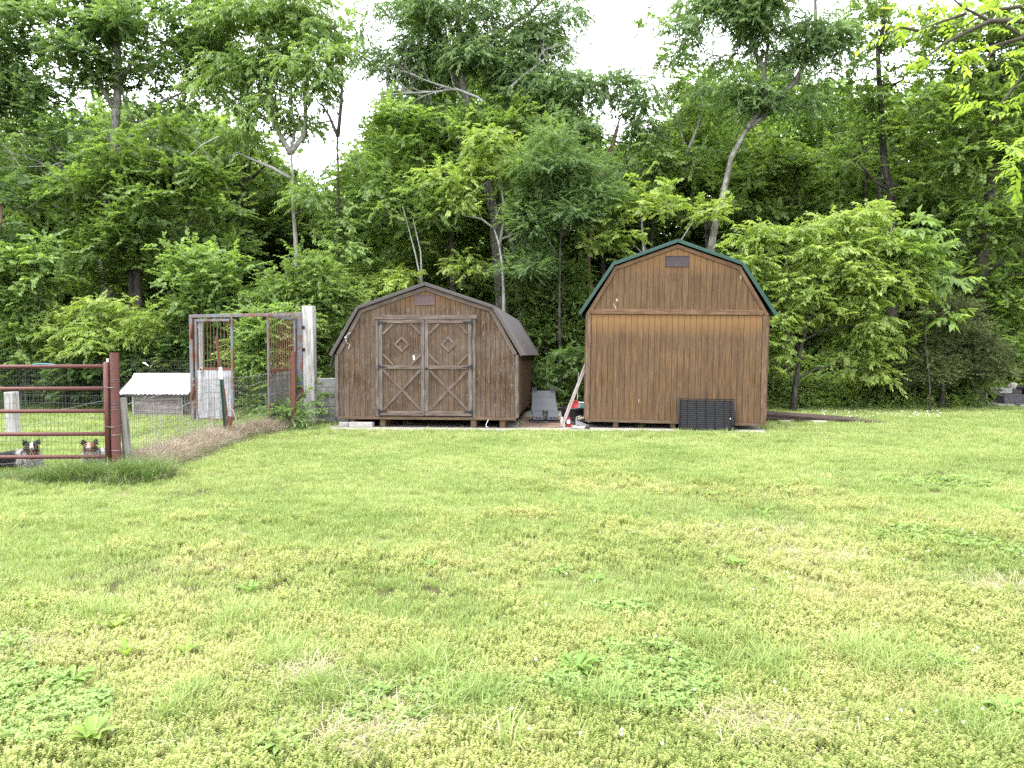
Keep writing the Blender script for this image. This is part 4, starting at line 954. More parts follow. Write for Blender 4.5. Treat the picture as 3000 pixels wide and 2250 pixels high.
def leaves(clumps, kind, per_m2=1.0, seed=0, size=1.0):
    """clumps: (n,4) centre and radius. returns quad vertices and tint per leaf"""
    g = np.random.default_rng(seed); k, sl_, ll, lw, droop, ang, jit = KIND[kind]
    ll, lw = ll*size*1.03, lw*size*1.03
    C = np.asarray(clumps, float); area = np.pi*C[:, 3]**2
    per_spray = k*ll*lw*.5
    ns = np.maximum(2, np.round(area*2.05*per_m2/per_spray)).astype(int)
    idx = np.repeat(np.arange(len(C)), ns); n = len(idx)
    u = unit(g.normal(size=(n, 3))); u[:, 2] = np.where(u[:, 2] < -.45, -u[:, 2], u[:, 2]); rad = g.random(n)**.45
    off = u*rad[:, None]*C[idx, 3][:, None]*np.array([1, 1, .62])
    o = C[idx, :3]+off
    d = u*np.array([1, 1, .35])+g.normal(size=(n, 3))*.35; d[:, 2] -= droop*.35; d = unit(d)
    pn = unit(np.array([0, 0, 1.0])+g.normal(size=(n, 3))*.35+u*.45); s = unit(np.cross(d, pn)); pn = np.cross(s, d)
    ln = sl_*(.6+.7*g.random(n))
    t = (np.arange(k)+.7)/k; t = t[None, :]*np.ones((n, 1)); side = np.where(np.arange(k) % 2 == 0, 1., -1.)[None, :]*np.ones((n, 1))
    P = o[:, None]+d[:, None]*(t*ln[:, None])[..., None]-np.array([0, 0, 1.])*(t**2*droop*.28*ln[:, None])[..., None]
    a = np.radians(ang)*(1-.45*t)+g.normal(size=t.shape)*.25
    D = d[:, None]*np.cos(a)[..., None]+s[:, None]*(side*np.sin(a))[..., None]+g.normal(size=P.shape)*jit*.55
    D[..., 2] -= droop*.75; D = unit(D)
    Nn = unit(pn[:, None]+g.normal(size=P.shape)*jit); S = unit(np.cross(D, Nn)); Nn = np.cross(S, D)
    sz = ((.6+.7*g.random(t.shape))*(.75+.5*g.random((n, 1))))[..., None]; Lh, Wh = ll*sz, lw*sz
    fold = .18
    v0 = P; v1 = P+D*Lh*.42+S*Wh*.5+Nn*fold*Wh; v2 = P+D*Lh-Nn*Lh*.12; v3 = P+D*Lh*.42-S*Wh*.5+Nn*fold*Wh
    V = np.stack([v0, v1, v2, v3], 2).reshape(-1, 3)
    tint = np.clip(.5+g.normal(size=t.shape)*.22+g.normal(size=(n, 1))*.16+(g.random(len(C))[idx]-.5)[:, None]*.35, 0, 1).ravel()
    # twig quads: two thin crossing strips are dear, one is enough at this size
    return V, tint
def crown_clumps(ells, Y, rz_scale, seed, rc=(.35, .75), fill=1.0, hole=.0):
    """fill screen-sized ellipses (given by photo position at the tree's depth) with leaf clumps in real 3D ellipsoids"""
    g = np.random.default_rng(seed); out = []
    for e in ells:
        px, py, rx, ry = e[:4]; dy = e[4] if len(e) > 4 else 0
        c = at(px, py, Y+dy); mx, mz = rx/F*(Y+dy), ry/F*(Y+dy); my = (mx+mz)/2*rz_scale
        rcm = (rc[0]+rc[1])/2; rr = min(1, max(mx, mz)/1.0); n = max(3, int(fill*3.3*mx*mz/(rcm*rr)**2*(1+my/1.5)*.55))
        for _ in range(n):
            u = g.normal(size=3); u /= np.linalg.norm(u); q = g.random()**.4
            p = np.array([c.x+u[0]*mx*q, c.y+u[1]*my*q, c.z+u[2]*mz*q])
            if p[2] < .15: continue
            if hole and noise.noise(Vector(p*.55)+Vector((seed, 0, 0))) < hole-.56: continue
            r = (rc[0]+(rc[1]-rc[0])*g.random())*rr
            out.append((*p, r))
    return np.array(out)
TRI = [0]
def crown_mesh(parent, clumps, kind, mat, dens, seed, name='crown', size=1.0):
    V, tint = leaves(clumps, kind, dens, seed, size); n = len(tint); TRI[0] += 2*n
    return fast_mesh(name, V, np.arange(4*n).reshape(-1, 4), mat, parent, tint)
def bend(p0, p1, g, amt=.12, n=4):
    p0, p1 = Vector(p0), Vector(p1); L = (p1-p0).length; pts = []
    for i in range(n+1):
        t = i/n; q = p0.lerp(p1, t); f = math.sin(math.pi*t)*amt*L
        pts.append(q+Vector((g.gauss(0, 1), g.gauss(0, 1), g.gauss(.5, .6)))*f*.6)
    pts[0] = p0; pts[-1] = p1; return pts
def tree(name, label, Y, stems, ells, kind='broad', leaf='mid', bark='bark', dens=1.0, seed=1, fill=1.0, rc=(.35, .75), depth=.9, hole=.22, cat='tree', group='trees of the wood edge behind the sheds', dead=(), size=1.0, twigs=1.0):
    """stems: list of (radius_m, [(px,py[,dY]),...]); first one is the trunk from the ground up"""
    g = random.Random(seed); r0, pts0 = stems[0]
    foot = at(*pts0[0][:2], Y+(pts0[0][2] if len(pts0[0]) > 2 else 0)); o = thing(name, label, cat, (foot.x, foot.y, 0), 0, group)
    base = Vector((foot.x, foot.y, 0)); tr = MB(); skel = []
    for si, (r, pp) in enumerate(stems):
        P = [at(p[0], p[1], Y+(p[2] if len(p) > 2 else 0))-base for p in pp]
        if si == 0: P = [Vector((P[0].x, P[0].y, -.1))]+[p for p in P if p.z > .2]
        Q = []     # subdivide with a little wander
        for i in range(len(P)-1):
            m = max(1, int((P[i+1]-P[i]).length/.6))
            for k in range(m):
                q = P[i].lerp(P[i+1], k/m); w = noise.noise_vector(q*.9+Vector((seed, si, 0)))*.06 if (i or k) else Vector()
                Q.append(q+w)
        Q.append(P[-1]); n = len(Q); tipf = .25 if len(pp) > 2 else .4
        rad = [r*(1-(1-tipf)*i/(n-1))*(1+.08*noise.noise(Vector((i*1.3, seed, si)))) for i in range(n)]
        if si == 0: rad[0] *= 1.35
        tr.tube(Q, rad, 10 if r > .1 else 7); skel += [(q, rr) for q, rr in zip(Q, rad)]
    tr.build('trunk', M[bark], o, smooth=True)
    C = crown_clumps(ells, Y, depth, seed*13+1, rc, fill, hole)
    if len(C):
        C[:, :3] -= np.array(base)
        br = MB(); nb = 0
        sk = np.array([tuple(q) for q, _ in skel]); order = g.sample(range(len(C)), len(C))
        for ci in order[:int(170*twigs)]:
            c = C[ci, :3]; dd = np.linalg.norm(sk-c, axis=1)+np.maximum(0, sk[:, 2]-c[2])*1.5; j = int(np.argmin(dd))
            p0 = Vector(sk[j]); p1 = Vector(c)
            if (p1-p0).length > 3.8: continue
            ra = min(skel[j][1]*.5, .012+.012*(p1-p0).length) if j < len(skel) else .015
            B = bend(p0, p1, g, .12, 4); br.tube(B, [ra, ra*.8, ra*.65, ra*.5, ra*.35], 4, False)
            if nb < 400: 
                sk = np.vstack([sk, [tuple(B[2]), tuple(B[3])]]); skel += [(B[2], ra*.6), (B[3], ra*.5)]; nb += 2
            for _ in range(3):
                e = p1+Vector((g.gauss(0, 1), g.gauss(0, 1), g.gauss(.1, .6)))*C[ci, 3]*.7; br.tube([p1, p1.lerp(e, .5)+Vector((0, 0, .03)), e], [ra*.4, ra*.28, .003], 3, False)
        if br.f: tag(br.build('branches', M['twig' if bark != 'barkpale' else 'bark'], o, smooth=True, recalc=False), kind='stuff')
        crown_mesh(o, C, kind, L_[leaf], dens, seed, size=size)
    if dead:
        db = MB()
        def twig(p, d, L, r, lev):
            n = 4; P = [p]; dd = d.normalized()
            for i in range(n):
                dd = (dd+Vector((g.gauss(0, .22), g.gauss(0, .18), g.gauss(0, .2)))).normalized(); P.append(P[-1]+dd*L/n)
            db.tube(P, [r*(1-.7*i/n) for i in range(n+1)], 4, False)
            if lev:
                for i in range(1, n+1):
                    for _ in range(2): twig(P[i], dd+Vector((g.gauss(0, .8), g.gauss(0, .5), g.gauss(0, .7))), L*.42*g.uniform(.6, 1.2), r*.5, lev-1)
        for (r, pp) in dead:
            P = [at(p[0], p[1], Y+(p[2] if len(p) > 2 else -.6))-base for p in pp]
            db.tube(P, [r*(1-.75*i/(len(P)-1)) for i in range(len(P))], 6, False)
            for i in range(len(P)//3, len(P)):
                for _ in range(3): twig(P[i], (P[i]-P[i-1])+Vector((g.gauss(0, .5), g.gauss(0, .4), g.gauss(.1, .5)))*.7, g.uniform(.5, 1.2), r*.35, 1)
        db.build('dead_branch', M['twigpale'], o, smooth=True, recalc=False)
    return o

TREES = []
def T(*a, **k): TREES.append((a, k))
# name, label, depth, stems, ellipses
T('oak_tree', 'big spreading oak at the upper left with long arching limbs and mid green leaves', 23,
  [(.24, [(300, 1120), (318, 860), (300, 650), (330, 480), (345, 250), (340, 30), (345, -200)]), (.10, [(310, 600), (230, 480), (120, 400), (10, 380)]), (.10, [(335, 470), (400, 370), (470, 300), (560, 260)]), (.08, [(340, 330), (270, 210), (220, 100)]), (.07, [(340, 260), (420, 120), (450, 0)]), (.06, [(400, 380), (350, 250), (300, 190)]), (.07, [(320, 560), (420, 480), (520, 420)])],
  [(130, 140, 230, 130), (520, 150, 130, 80), (30, 30, 160, 90), (300, 20, 150, 60), (420, 70, 260, 120), (60, 330, 190, 100), (330, 220, 200, 80), (560, 240, 160, 100), (150, 450, 200, 80), (-60, 200, 120, 200), (600, 60, 120, 90), (50, 560, 120, 90), (430, 380, 130, 60)],
  'broad', 'grey', 'bark', .8, 11, .95, hole=.33, size=.85, dead=[(.03, [(250, 440), (200, 470), (150, 485), (60, 490)])])
T('maple_tree', 'dense rich green maple standing before the big oak', 20.6,
  [(.17, [(408, 1150), (404, 820), (415, 700), (430, 560), (440, 420)]), (.12, [(395, 1100), (385, 830), (370, 700), (340, 600)]), (.05, [(410, 760), (500, 690), (580, 640)])],
  [(450, 360, 110, 60), (440, 470, 170, 90), (400, 560, 220, 90), (520, 640, 200, 90), (330, 690, 190, 80), (300, 560, 110, 80), (560, 500, 120, 90), (600, 740, 130, 70), (250, 800, 150, 80), (450, 760, 170, 60)],
  'maple', 'mid', 'barkdark', .9, 12, 1.05, hole=.22, size=.9, dead=[(.016, [(640, 400), (590, 425), (555, 460), (530, 490)])])
T('wood_tree', 'dark twin trunked tree between the maple and the pale ash on the left', 26,
  [(.17, [(696, 1080), (698, 800), (702, 620), (716, 480), (726, 380), (730, 250)]), (.11, [(712, 640), (728, 520), (736, 440)]), (.06, [(720, 540), (770, 490), (800, 470)]), (.05, [(705, 610), (770, 560), (840, 530)])],
  [(620, 560, 90, 110), (760, 620, 130, 80), (640, 700, 110, 90), (720, 250, 100, 110), (800, 700, 110, 80)], 'broad', 'deep', 'barkdark', .8, 13, .8, hole=.36)
T('ash_tree', 'tall pale barked ash with yellow green drooping leaves right of the maple', 22,
  [(.115, [(876, 1080), (872, 850), (868, 700), (858, 560), (852, 440)]), (.085, [(852, 450), (825, 400), (800, 350), (797, 290), (790, 120), (800, -60)]), (.08, [(852, 450), (885, 400), (895, 350), (893, 280), (905, 150), (900, -40)]), (.05, [(852, 450), (862, 380), (850, 300), (860, 200)]), (.035, [(893, 300), (930, 250), (950, 180)]), (.03, [(797, 290), (760, 230), (740, 160)]), (.06, [(850, 522), (800, 490), (740, 465), (700, 447), (655, 466)]), (.035, [(800, 350), (740, 340), (700, 320)])],
  [(800, 60, 150, 90), (930, 220, 70, 90), (850, 150, 110, 80), (820, 240, 110, 60), (900, 180, 90, 150), (760, 200, 130, 80), (690, 120, 100, 90), (650, 260, 90, 60), (780, 320, 120, 60), (720, 400, 90, 40), (870, 330, 70, 90), (940, 60, 60, 120), (900, 600, 60, 90), (700, 20, 100, 50)], 'narrow', 'fresh', 'barkpale', .9, 14, .95, hole=.28)
T('slim_tree', 'slim dark trunk with a crooked base left of the low barn roof', 21.5,
  [(.10, [(978, 1080), (985, 870), (988, 700), (990, 520), (986, 430), (990, 390)]), (.055, [(990, 400), (965, 340), (945, 310), (925, 295)]), (.06, [(990, 400), (1000, 300), (1000, 200), (965, 110), (985, 60)]), (.08, [(985, 870), (965, 850), (945, 830)])],
  [(1010, 500, 60, 60), (930, 620, 90, 90), (960, 740, 110, 70), (1020, 640, 70, 60), (990, 120, 35, 60), (1010, 330, 40, 40), (880, 720, 80, 70)], 'ash', 'fresh', 'barkdark', .8, 15, .8, hole=.3)
T('elm_tree', 'tall central tree with a grey leaning trunk and bare pale dead limbs', 24,
  [(.25, [(1478, 1120), (1468, 860), (1450, 640), (1425, 540), (1395, 430), (1372, 320), (1352, 220), (1345, 100), (1340, -150)]), (.12, [(1362, 175), (1400, 125), (1455, 105), (1500, 75), (1555, 35), (1600, -10)]), (.08, [(1395, 430), (1480, 350), (1530, 270)]), (.08, [(1350, 260), (1300, 180), (1290, 90)]), (.10, [(1590, 440), (1608, 360), (1592, 235), (1650, 190)]), (.045, [(1605, 360), (1650, 310), (1710, 280)])],
  [(1150, 70, 110, 70), (1270, 50, 140, 90), (1430, 30, 150, 70), (1160, 190, 130, 70), (1300, 190, 120, 80), (1440, 190, 120, 90), (1560, 120, 110, 90), (1620, 240, 90, 80), (1240, 330, 120, 60), (1500, 300, 130, 90), (1610, 20, 90, 60), (1100, 130, 70, 60), (1600, 340, 90, 60)], 'narrow', 'grey', 'bark', .85, 16, 1.0, hole=.25, size=.85,
  dead=[(.05, [(1415, 300), (1400, 285), (1340, 262), (1280, 268), (1210, 272), (1140, 276)]), (.05, [(1490, 262), (1530, 225), (1570, 195), (1600, 170), (1660, 150), (1720, 135)]), (.03, [(1330, 262), (1260, 240), (1200, 215), (1150, 200)])])
T('maple_tree', 'broad leafy maple behind the low barn ridge', 23,
  [(.14, [(1322, 1080), (1326, 800), (1318, 660), (1300, 520)]), (.05, [(1320, 700), (1240, 620), (1180, 560)]), (.04, [(1320, 640), (1400, 560)])],
  [(1180, 400, 130, 90), (1290, 420, 130, 80), (1130, 530, 130, 90), (1250, 540, 140, 80), (1080, 660, 110, 80), (1200, 680, 130, 70), (1060, 780, 110, 70), (1290, 620, 60, 50), (1060, 520, 50, 70)], 'maple', 'fresh', 'barkdark', .75, 17, 1.0, hole=.24)
T('sapling', 'thin pale double stemmed sapling above the low barn ridge', 21.6,
  [(.05, [(1240, 1060), (1236, 830), (1215, 740), (1195, 660), (1178, 600)]), (.035, [(1236, 830), (1232, 740), (1210, 640)])], [(1180, 560, 110, 40), (1110, 620, 90, 40), (1260, 620, 70, 40), (1120, 560, 60, 30)], 'ash', 'fresh', 'barkpale', .7, 18, .8, hole=.3)
T('dogwood_tree', 'pale spotted forked tree with horizontal lime sprays right of the low barn ridge', 21.4,
  [(.075, [(1478, 1080), (1476, 870), (1470, 780), (1460, 715), (1448, 670)]), (.05, [(1462, 725), (1476, 660), (1478, 600), (1470, 560)]), (.035, [(1448, 670), (1410, 640), (1360, 630), (1310, 600)]), (.03, [(1470, 700), (1510, 685), (1545, 690)]), (.03, [(1448, 650), (1465, 610), (1500, 590)])],
  [(1300, 530, 110, 40), (1400, 490, 110, 50), (1340, 590, 90, 30), (1500, 520, 90, 40), (1420, 420, 90, 40), (1370, 790, 80, 25), (1560, 620, 70, 40), (1460, 420, 60, 40)], 'ash', 'lime', 'barkpale', .75, 19, .95, hole=.28)
T('wood_tree', 'stout grey forked trunk directly right of the pale spotted tree', 23,
  [(.15, [(1535, 1120), (1528, 850), (1515, 760), (1485, 670), (1470, 560), (1450, 420)]), (.10, [(1522, 770), (1535, 700), (1560, 660), (1600, 560)])], [(1530, 420, 100, 70), (1600, 500, 90, 80), (1450, 360, 90, 60), (1620, 640, 80, 50)], 'broad', 'mid', 'bark', .85, 20, .9, hole=.25)
T('hackberry_tree', 'slender dark stemmed tree with fine grey green leaves between the two sheds', 21,
  [(.055, [(1645, 1130), (1640, 950), (1636, 850), (1640, 720), (1648, 620), (1640, 500)]), (.03, [(1640, 760), (1600, 690), (1570, 640)]), (.03, [(1640, 700), (1700, 640), (1730, 600)])],
  [(1640, 460, 110, 70), (1570, 540, 110, 60), (1700, 520, 110, 70), (1640, 600, 140, 60), (1590, 660, 100, 50), (1740, 620, 90, 50), (1560, 760, 70, 60), (1620, 380, 60, 50)], 'fine', 'grey', 'barkdark', .85, 21, 1.0, hole=.2)
T('snag_tree', 'red brown broken topped trunk rising behind the gap between the sheds', 23.4,
  [(.19, [(1738, 1130), (1730, 860), (1722, 760), (1735, 650)]), (.13, [(1735, 650), (1752, 560), (1775, 480), (1795, 420), (1812, 370)]), (.05, [(1800, 400), (1815, 350), (1830, 335)])],
  [(1700, 260, 80, 80), (1790, 290, 110, 60), (1880, 340, 80, 70), (1680, 390, 70, 60), (1860, 440, 90, 60), (1740, 440, 60, 50), (1790, 230, 70, 30)], 'narrow', 'grey', 'barkred', .8, 22, .9, hole=.28)
T('pale_tree', 'thin pale forked stems seen between the broken trunk and the leaning tree', 23.6,
  [(.07, [(1905, 1060), (1893, 800), (1880, 640), (1868, 520), (1900, 430)]), (.06, [(2008, 520), (2012, 440), (2040, 380), (2058, 320), (2062, 230)]), (.035, [(1880, 600), (1920, 530)]), (.035, [(2012, 440), (1990, 370), (1985, 300)])],
  [(1940, 480, 90, 70), (1900, 570, 110, 60), (2030, 480, 80, 60), (1990, 300, 60, 70), (1990, 180, 50, 60), (2050, 600, 80, 60), (1970, 60, 70, 50)], 'ash', 'mid', 'barkpale', .8, 23, .9, hole=.26)
T('catalpa_tree', 'pale lime leaved small tree behind the left roof edge of the tall barn', 21,
  [(.06, [(1945, 1100), (1940, 860), (1900, 760), (1880, 700)]), (.04, [(1925, 800), (1985, 720), (2030, 650)]), (.03, [(1900, 760), (1840, 700)])],
  [(1850, 600, 90, 60), (1940, 590, 100, 60), (2030, 600, 90, 60), (1820, 680, 70, 50), (1960, 690, 100, 40), (2080, 680, 70, 50), (1780, 740, 50, 50)], 'broad', 'lime', 'bark', .85, 24, .95, hole=.24, size=1.1)
T('leaning_tree', 'large grey tree leaning right with a high fork above the tall barn', 22,
  [(.20, [(2045, 1060), (2075, 800), (2095, 670), (2118, 560), (2145, 460), (2185, 385), (2250, 330)]), (.11, [(2250, 330), (2285, 285), (2330, 240), (2365, 170), (2390, 90), (2392, -80)]), (.10, [(2188, 380), (2245, 290), (2240, 200), (2210, 150), (2150, 110), (2120, 60)]), (.05, [(2365, 170), (2420, 150), (2460, 120)]), (.05, [(2240, 200), (2250, 110), (2245, 20)])],
  [(2120, 40, 120, 80), (2260, 40, 120, 90), (2400, 60, 120, 100), (2150, 170, 110, 70), (2290, 170, 90, 70), (2440, 190, 90, 80), (2180, 290, 80, 60), (2350, 300, 90, 40), (2060, 230, 60, 60), (2030, 100, 60, 80), (2480, 30, 60, 60), (2210, -20, 200, 60), (2360, 130, 80, 60), (2230, 260, 60, 50)], 'narrow', 'grey', 'bark', .8, 25, 1.05, hole=.26, size=.85)
T('wood_tree', 'dark shaded tree in front of the leaning tree above the tall barn right roof', 24.5,
  [(.14, [(2310, 1120), (2308, 880), (2300, 740), (2330, 600)]), (.12, [(2320, 800), (2350, 720), (2380, 640)]), (.05, [(2275, 900), (2272, 760), (2270, 650)])],
  [(2330, 450, 130, 80), (2230, 520, 120, 80), (2400, 520, 130, 80), (2290, 620, 140, 60), (2200, 640, 90, 60), (2450, 620, 110, 70), (2360, 700, 120, 50), (2170, 740, 90, 50)], 'maple', 'mid', 'barkdark', .85, 26, 1.1, hole=.2)
T('oak_tree', 'straight dark barked oak right of the leaning tree with sky behind its top', 23,
  [(.17, [(2610, 1120), (2618, 820), (2612, 560), (2590, 470), (2582, 350), (2576, 230), (2570, 150), (2590, 60), (2600, -120)]), (.06, [(2585, 340), (2550, 280), (2535, 210)]), (.07, [(2615, 560), (2560, 530), (2520, 480), (2500, 440)]), (.05, [(2615, 540), (2680, 560), (2760, 540)]), (.05, [(2580, 260), (2640, 240), (2700, 250)])],
  [(2510, 330, 90, 70), (2610, 330, 60, 60), (2560, 430, 120, 60), (2700, 430, 110, 60), (2640, 250, 70, 40), (2530, 130, 60, 60), (2540, 30, 70, 70), (2650, 120, 80, 50), (2470, 250, 80, 60), (2690, 180, 70, 60), (2640, 60, 80, 50), (2760, 330, 90, 70), (2480, 480, 90, 60), (2640, 600, 110, 60), (2770, 560, 90, 60)], 'broad', 'mid', 'barkdark', .7, 27, .95, hole=.28, size=.85)
T('maple_tree', 'large maple filling the right edge of the wood with a rough dark trunk', 21.2,
  [(.21, [(2868, 1140), (2872, 900), (2876, 760), (2890, 620), (2906, 480), (2912, 330), (2905, 150), (2900, -100)]), (.07, [(2890, 650), (2960, 600), (3050, 590)]), (.06, [(2905, 470), (2850, 420), (2800, 400)]), (.06, [(2880, 800), (2950, 760), (3040, 740)]), (.05, [(2880, 760), (2820, 700), (2780, 690)])],
  [(2850, 300, 110, 70), (2970, 240, 110, 90), (2830, 420, 110, 80), (2960, 400, 120, 70), (2870, 520, 130, 70), (2990, 540, 110, 80), (2790, 560, 90, 70), (2900, 660, 150, 60), (2830, 770, 110, 70), (2960, 790, 120, 80), (2900, 920, 130, 60), (2990, 960, 80, 80), (2880, 120, 110, 80), (2780, 200, 90, 60), (2740, 60, 80, 60), (2700, 330, 80, 50), (3060, 350, 100, 200), (3060, 700, 100, 200), (2990, 60, 100, 80)], 'maple', 'mid', 'barkdark', .8, 28, 1.0, hole=.2, size=.9)
T('hickory_tree', 'spreading yellow green small tree right of the tall barn with drooping leaflets', 18.9,
  [(.075, [(2322, 1190), (2330, 1110), (2342, 1030), (2370, 930), (2420, 850), (2470, 780)]), (.05, [(2342, 1030), (2300, 940), (2260, 860), (2240, 800)]), (.05, [(2370, 930), (2480, 880), (2590, 860), (2680, 860)]), (.035, [(2345, 1000), (2440, 960), (2540, 960)])],
  [(2200, 700, 70, 40), (2280, 690, 100, 60), (2220, 790, 80, 70), (2330, 780, 100, 60), (2460, 660, 110, 50), (2560, 640, 80, 50), (2430, 760, 120, 60), (2560, 740, 100, 60), (2640, 800, 80, 50), (2500, 840, 130, 60), (2350, 880, 110, 60), (2620, 880, 110, 50), (2440, 950, 120, 50), (2580, 980, 90, 50), (2260, 900, 60, 80), (2300, 1010, 70, 60), (2680, 830, 60, 50), (2540, 1050, 70, 40), (2560, 1100, 60, 30), (2260, 1010, 50, 50), (2430, 1050, 60, 30)], 'ash', 'lime', 'barkdark', 1.05, 29, 1.15, (.28, .55), hole=.16, size=.9)
T('pawpaw_tree', 'sapling with very large drooping light green leaves right of the yellow green tree', 18.6,
  [(.022, [(2722, 1180), (2716, 1000), (2708, 850), (2700, 740), (2690, 670)]), (.02, [(2710, 930), (2760, 920), (2800, 930)]), (.02, [(2708, 820), (2760, 800), (2800, 810)])],
  [(2690, 680, 60, 30), (2720, 740, 60, 30), (2660, 730, 40, 30), (2790, 815, 50, 16), (2780, 925, 60, 22)], 'big', 'fresh', 'barkdark', .8, 30, .9, (.22, .4), hole=0)
T('cedar_tree', 'dark low cedar under the right hand maple at the wood edge', 19.6,
  [(.08, [(2760, 1190), (2765, 1050), (2770, 930)])], [(2770, 930, 90, 60), (2750, 1000, 130, 60), (2720, 1080, 150, 60), (2840, 1060, 110, 70), (2620, 1110, 90, 50), (2660, 1010, 80, 50)], 'needle', 'cedar', 'barkdark', 1.1, 31, 1.2, (.28, .5), hole=.1)
T('edge_tree', 'grey trunk at the very left edge behind the light green bush', 19.4,
  [(.16, [(12, 1180), (14, 1000), (22, 880), (8, 760), (0, 600)])], [(-40, 760, 90, 90), (30, 700, 110, 70), (-30, 600, 100, 90)], 'broad', 'deep', 'barkred', .8, 32, .8, hole=.25)
# shrubs
SH = 'bushes and saplings along the wood edge'
def S(name, label, Y, ells, kind, leaf, seed, dens=1.0, fill=1.15, rc=(.25, .5), hole=.12, foot=None, r=.03, size=1.0, depth=.8):
    cx = sum(e[0] for e in ells)/len(ells); top = min(e[1] for e in ells); fp = foot or (cx, 1200)
    T(name, label, Y, [(r, [fp, (cx-10, (fp[1]+top)/2), (cx, top+20)]), (r*.7, [fp, (cx+40, (fp[1]+top)/2+20), (cx+60, top+60)]), (r*.6, [fp, (cx-60, (fp[1]+top)/2+40), (cx-90, top+70)])], ells, kind, leaf, 'bark', dens, seed, fill, rc, depth, hole, 'bush', SH, size=size, twigs=.5)
S('sapling', 'light green leafy sapling at the left edge above the gate', 18.9, [(60, 740, 100, 50), (40, 830, 110, 60), (110, 800, 90, 60), (60, 930, 110, 60), (150, 900, 80, 60), (40, 1020, 110, 50), (120, 1000, 90, 60), (-60, 900, 80, 150)], 'broad', 'fresh', 41, 1.0, size=.9)
S('bush', 'yellow green bush above the gate between the light sapling and the dog house', 18.75, [(300, 880, 90, 50), (240, 960, 110, 60), (360, 950, 110, 60), (430, 900, 80, 50), (300, 1030, 140, 50), (450, 1010, 80, 60)], 'ash', 'lime', 42, 1.0, size=.8)
S('bush', 'loose spring green sapling left of the steel door frame', 18.9, [(600, 760, 80, 40), (660, 790, 70, 40), (570, 830, 90, 45), (650, 860, 80, 50), (560, 900, 80, 40), (520, 740, 60, 30)], 'broad', 'fresh', 43, .85, size=.95)
S('bush', 'dense small leaved bush seen through the steel door frame', 17.6, [(760, 960, 80, 60), (820, 1010, 80, 70), (740, 1070, 70, 60), (830, 1110, 80, 60), (780, 1160, 80, 40), (850, 930, 60, 50), (700, 1000, 50, 60)], 'small', 'fresh', 44, 1.15, size=1.1)
S('bush', 'tall mixed bush behind the white timber post', 18.6, [(960, 860, 80, 60), (900, 800, 90, 60), (980, 960, 60, 70), (930, 1040, 70, 70), (960, 1120, 60, 50), (820, 850, 90, 50), (1010, 900, 40, 60)], 'small', 'mid', 45, 1.1, size=1.2)
S('bush', 'bright lime compound leaved sapling above the left roof of the low barn', 21.6, [(1080, 840, 90, 40), (1160, 820, 70, 30), (1040, 880, 60, 40), (1120, 870, 90, 40), (1000, 930, 50, 50)], 'ash', 'lime', 46, 1.0, size=1.0, foot=(1100, 1150))
S('bush', 'dark shrub thicket behind the back pen fence', 19.0, [(80, 1080, 130, 60), (220, 1100, 130, 60), (360, 1090, 120, 60), (480, 1080, 100, 60), (40, 1150, 120, 40), (200, 1160, 120, 40), (360, 1160, 100, 40), (520, 980, 80, 70), (560, 1080, 80, 70), (640, 1130, 80, 50), (480, 1150, 80, 50)], 'small', 'deep', 47, 1.1, fill=1.1, size=1.2)
S('bush', 'mid green shrub standing behind the right roof slope of the low barn', 22.4, [(1560, 860, 80, 60), (1620, 800, 90, 50), (1600, 940, 90, 60), (1680, 900, 70, 70), (1540, 780, 60, 50), (1660, 1000, 70, 60)], 'small', 'mid', 48, 1.0, size=1.2)
S('bush', 'low ferny dark shrub at the back of the gap between the sheds', 19.5, [(1600, 1090, 60, 30), (1660, 1110, 60, 30), (1600, 1140, 70, 30), (1670, 1160, 60, 30), (1680, 1050, 50, 40)], 'ash', 'deep', 49, .95, size=.8, foot=(1630, 1190), r=.012)
S('bush', 'leafy shrub against the right wall line of the tall barn', 20.2, [(2260, 1090, 60, 50), (2330, 1110, 60, 40), (2280, 1150, 70, 30), (2210, 1020, 60, 60)], 'broad', 'mid', 50, .95, size=.7)
S('bush', 'shrub beside and behind the dark block heap at the right edge', 20.0, [(2840, 1130, 50, 35), (2950, 1070, 60, 35), (2800, 1150, 50, 30), (2990, 1010, 60, 50)], 'small', 'mid', 51, .9, size=1.2)
for a, k in TREES: tree(*a, **k)
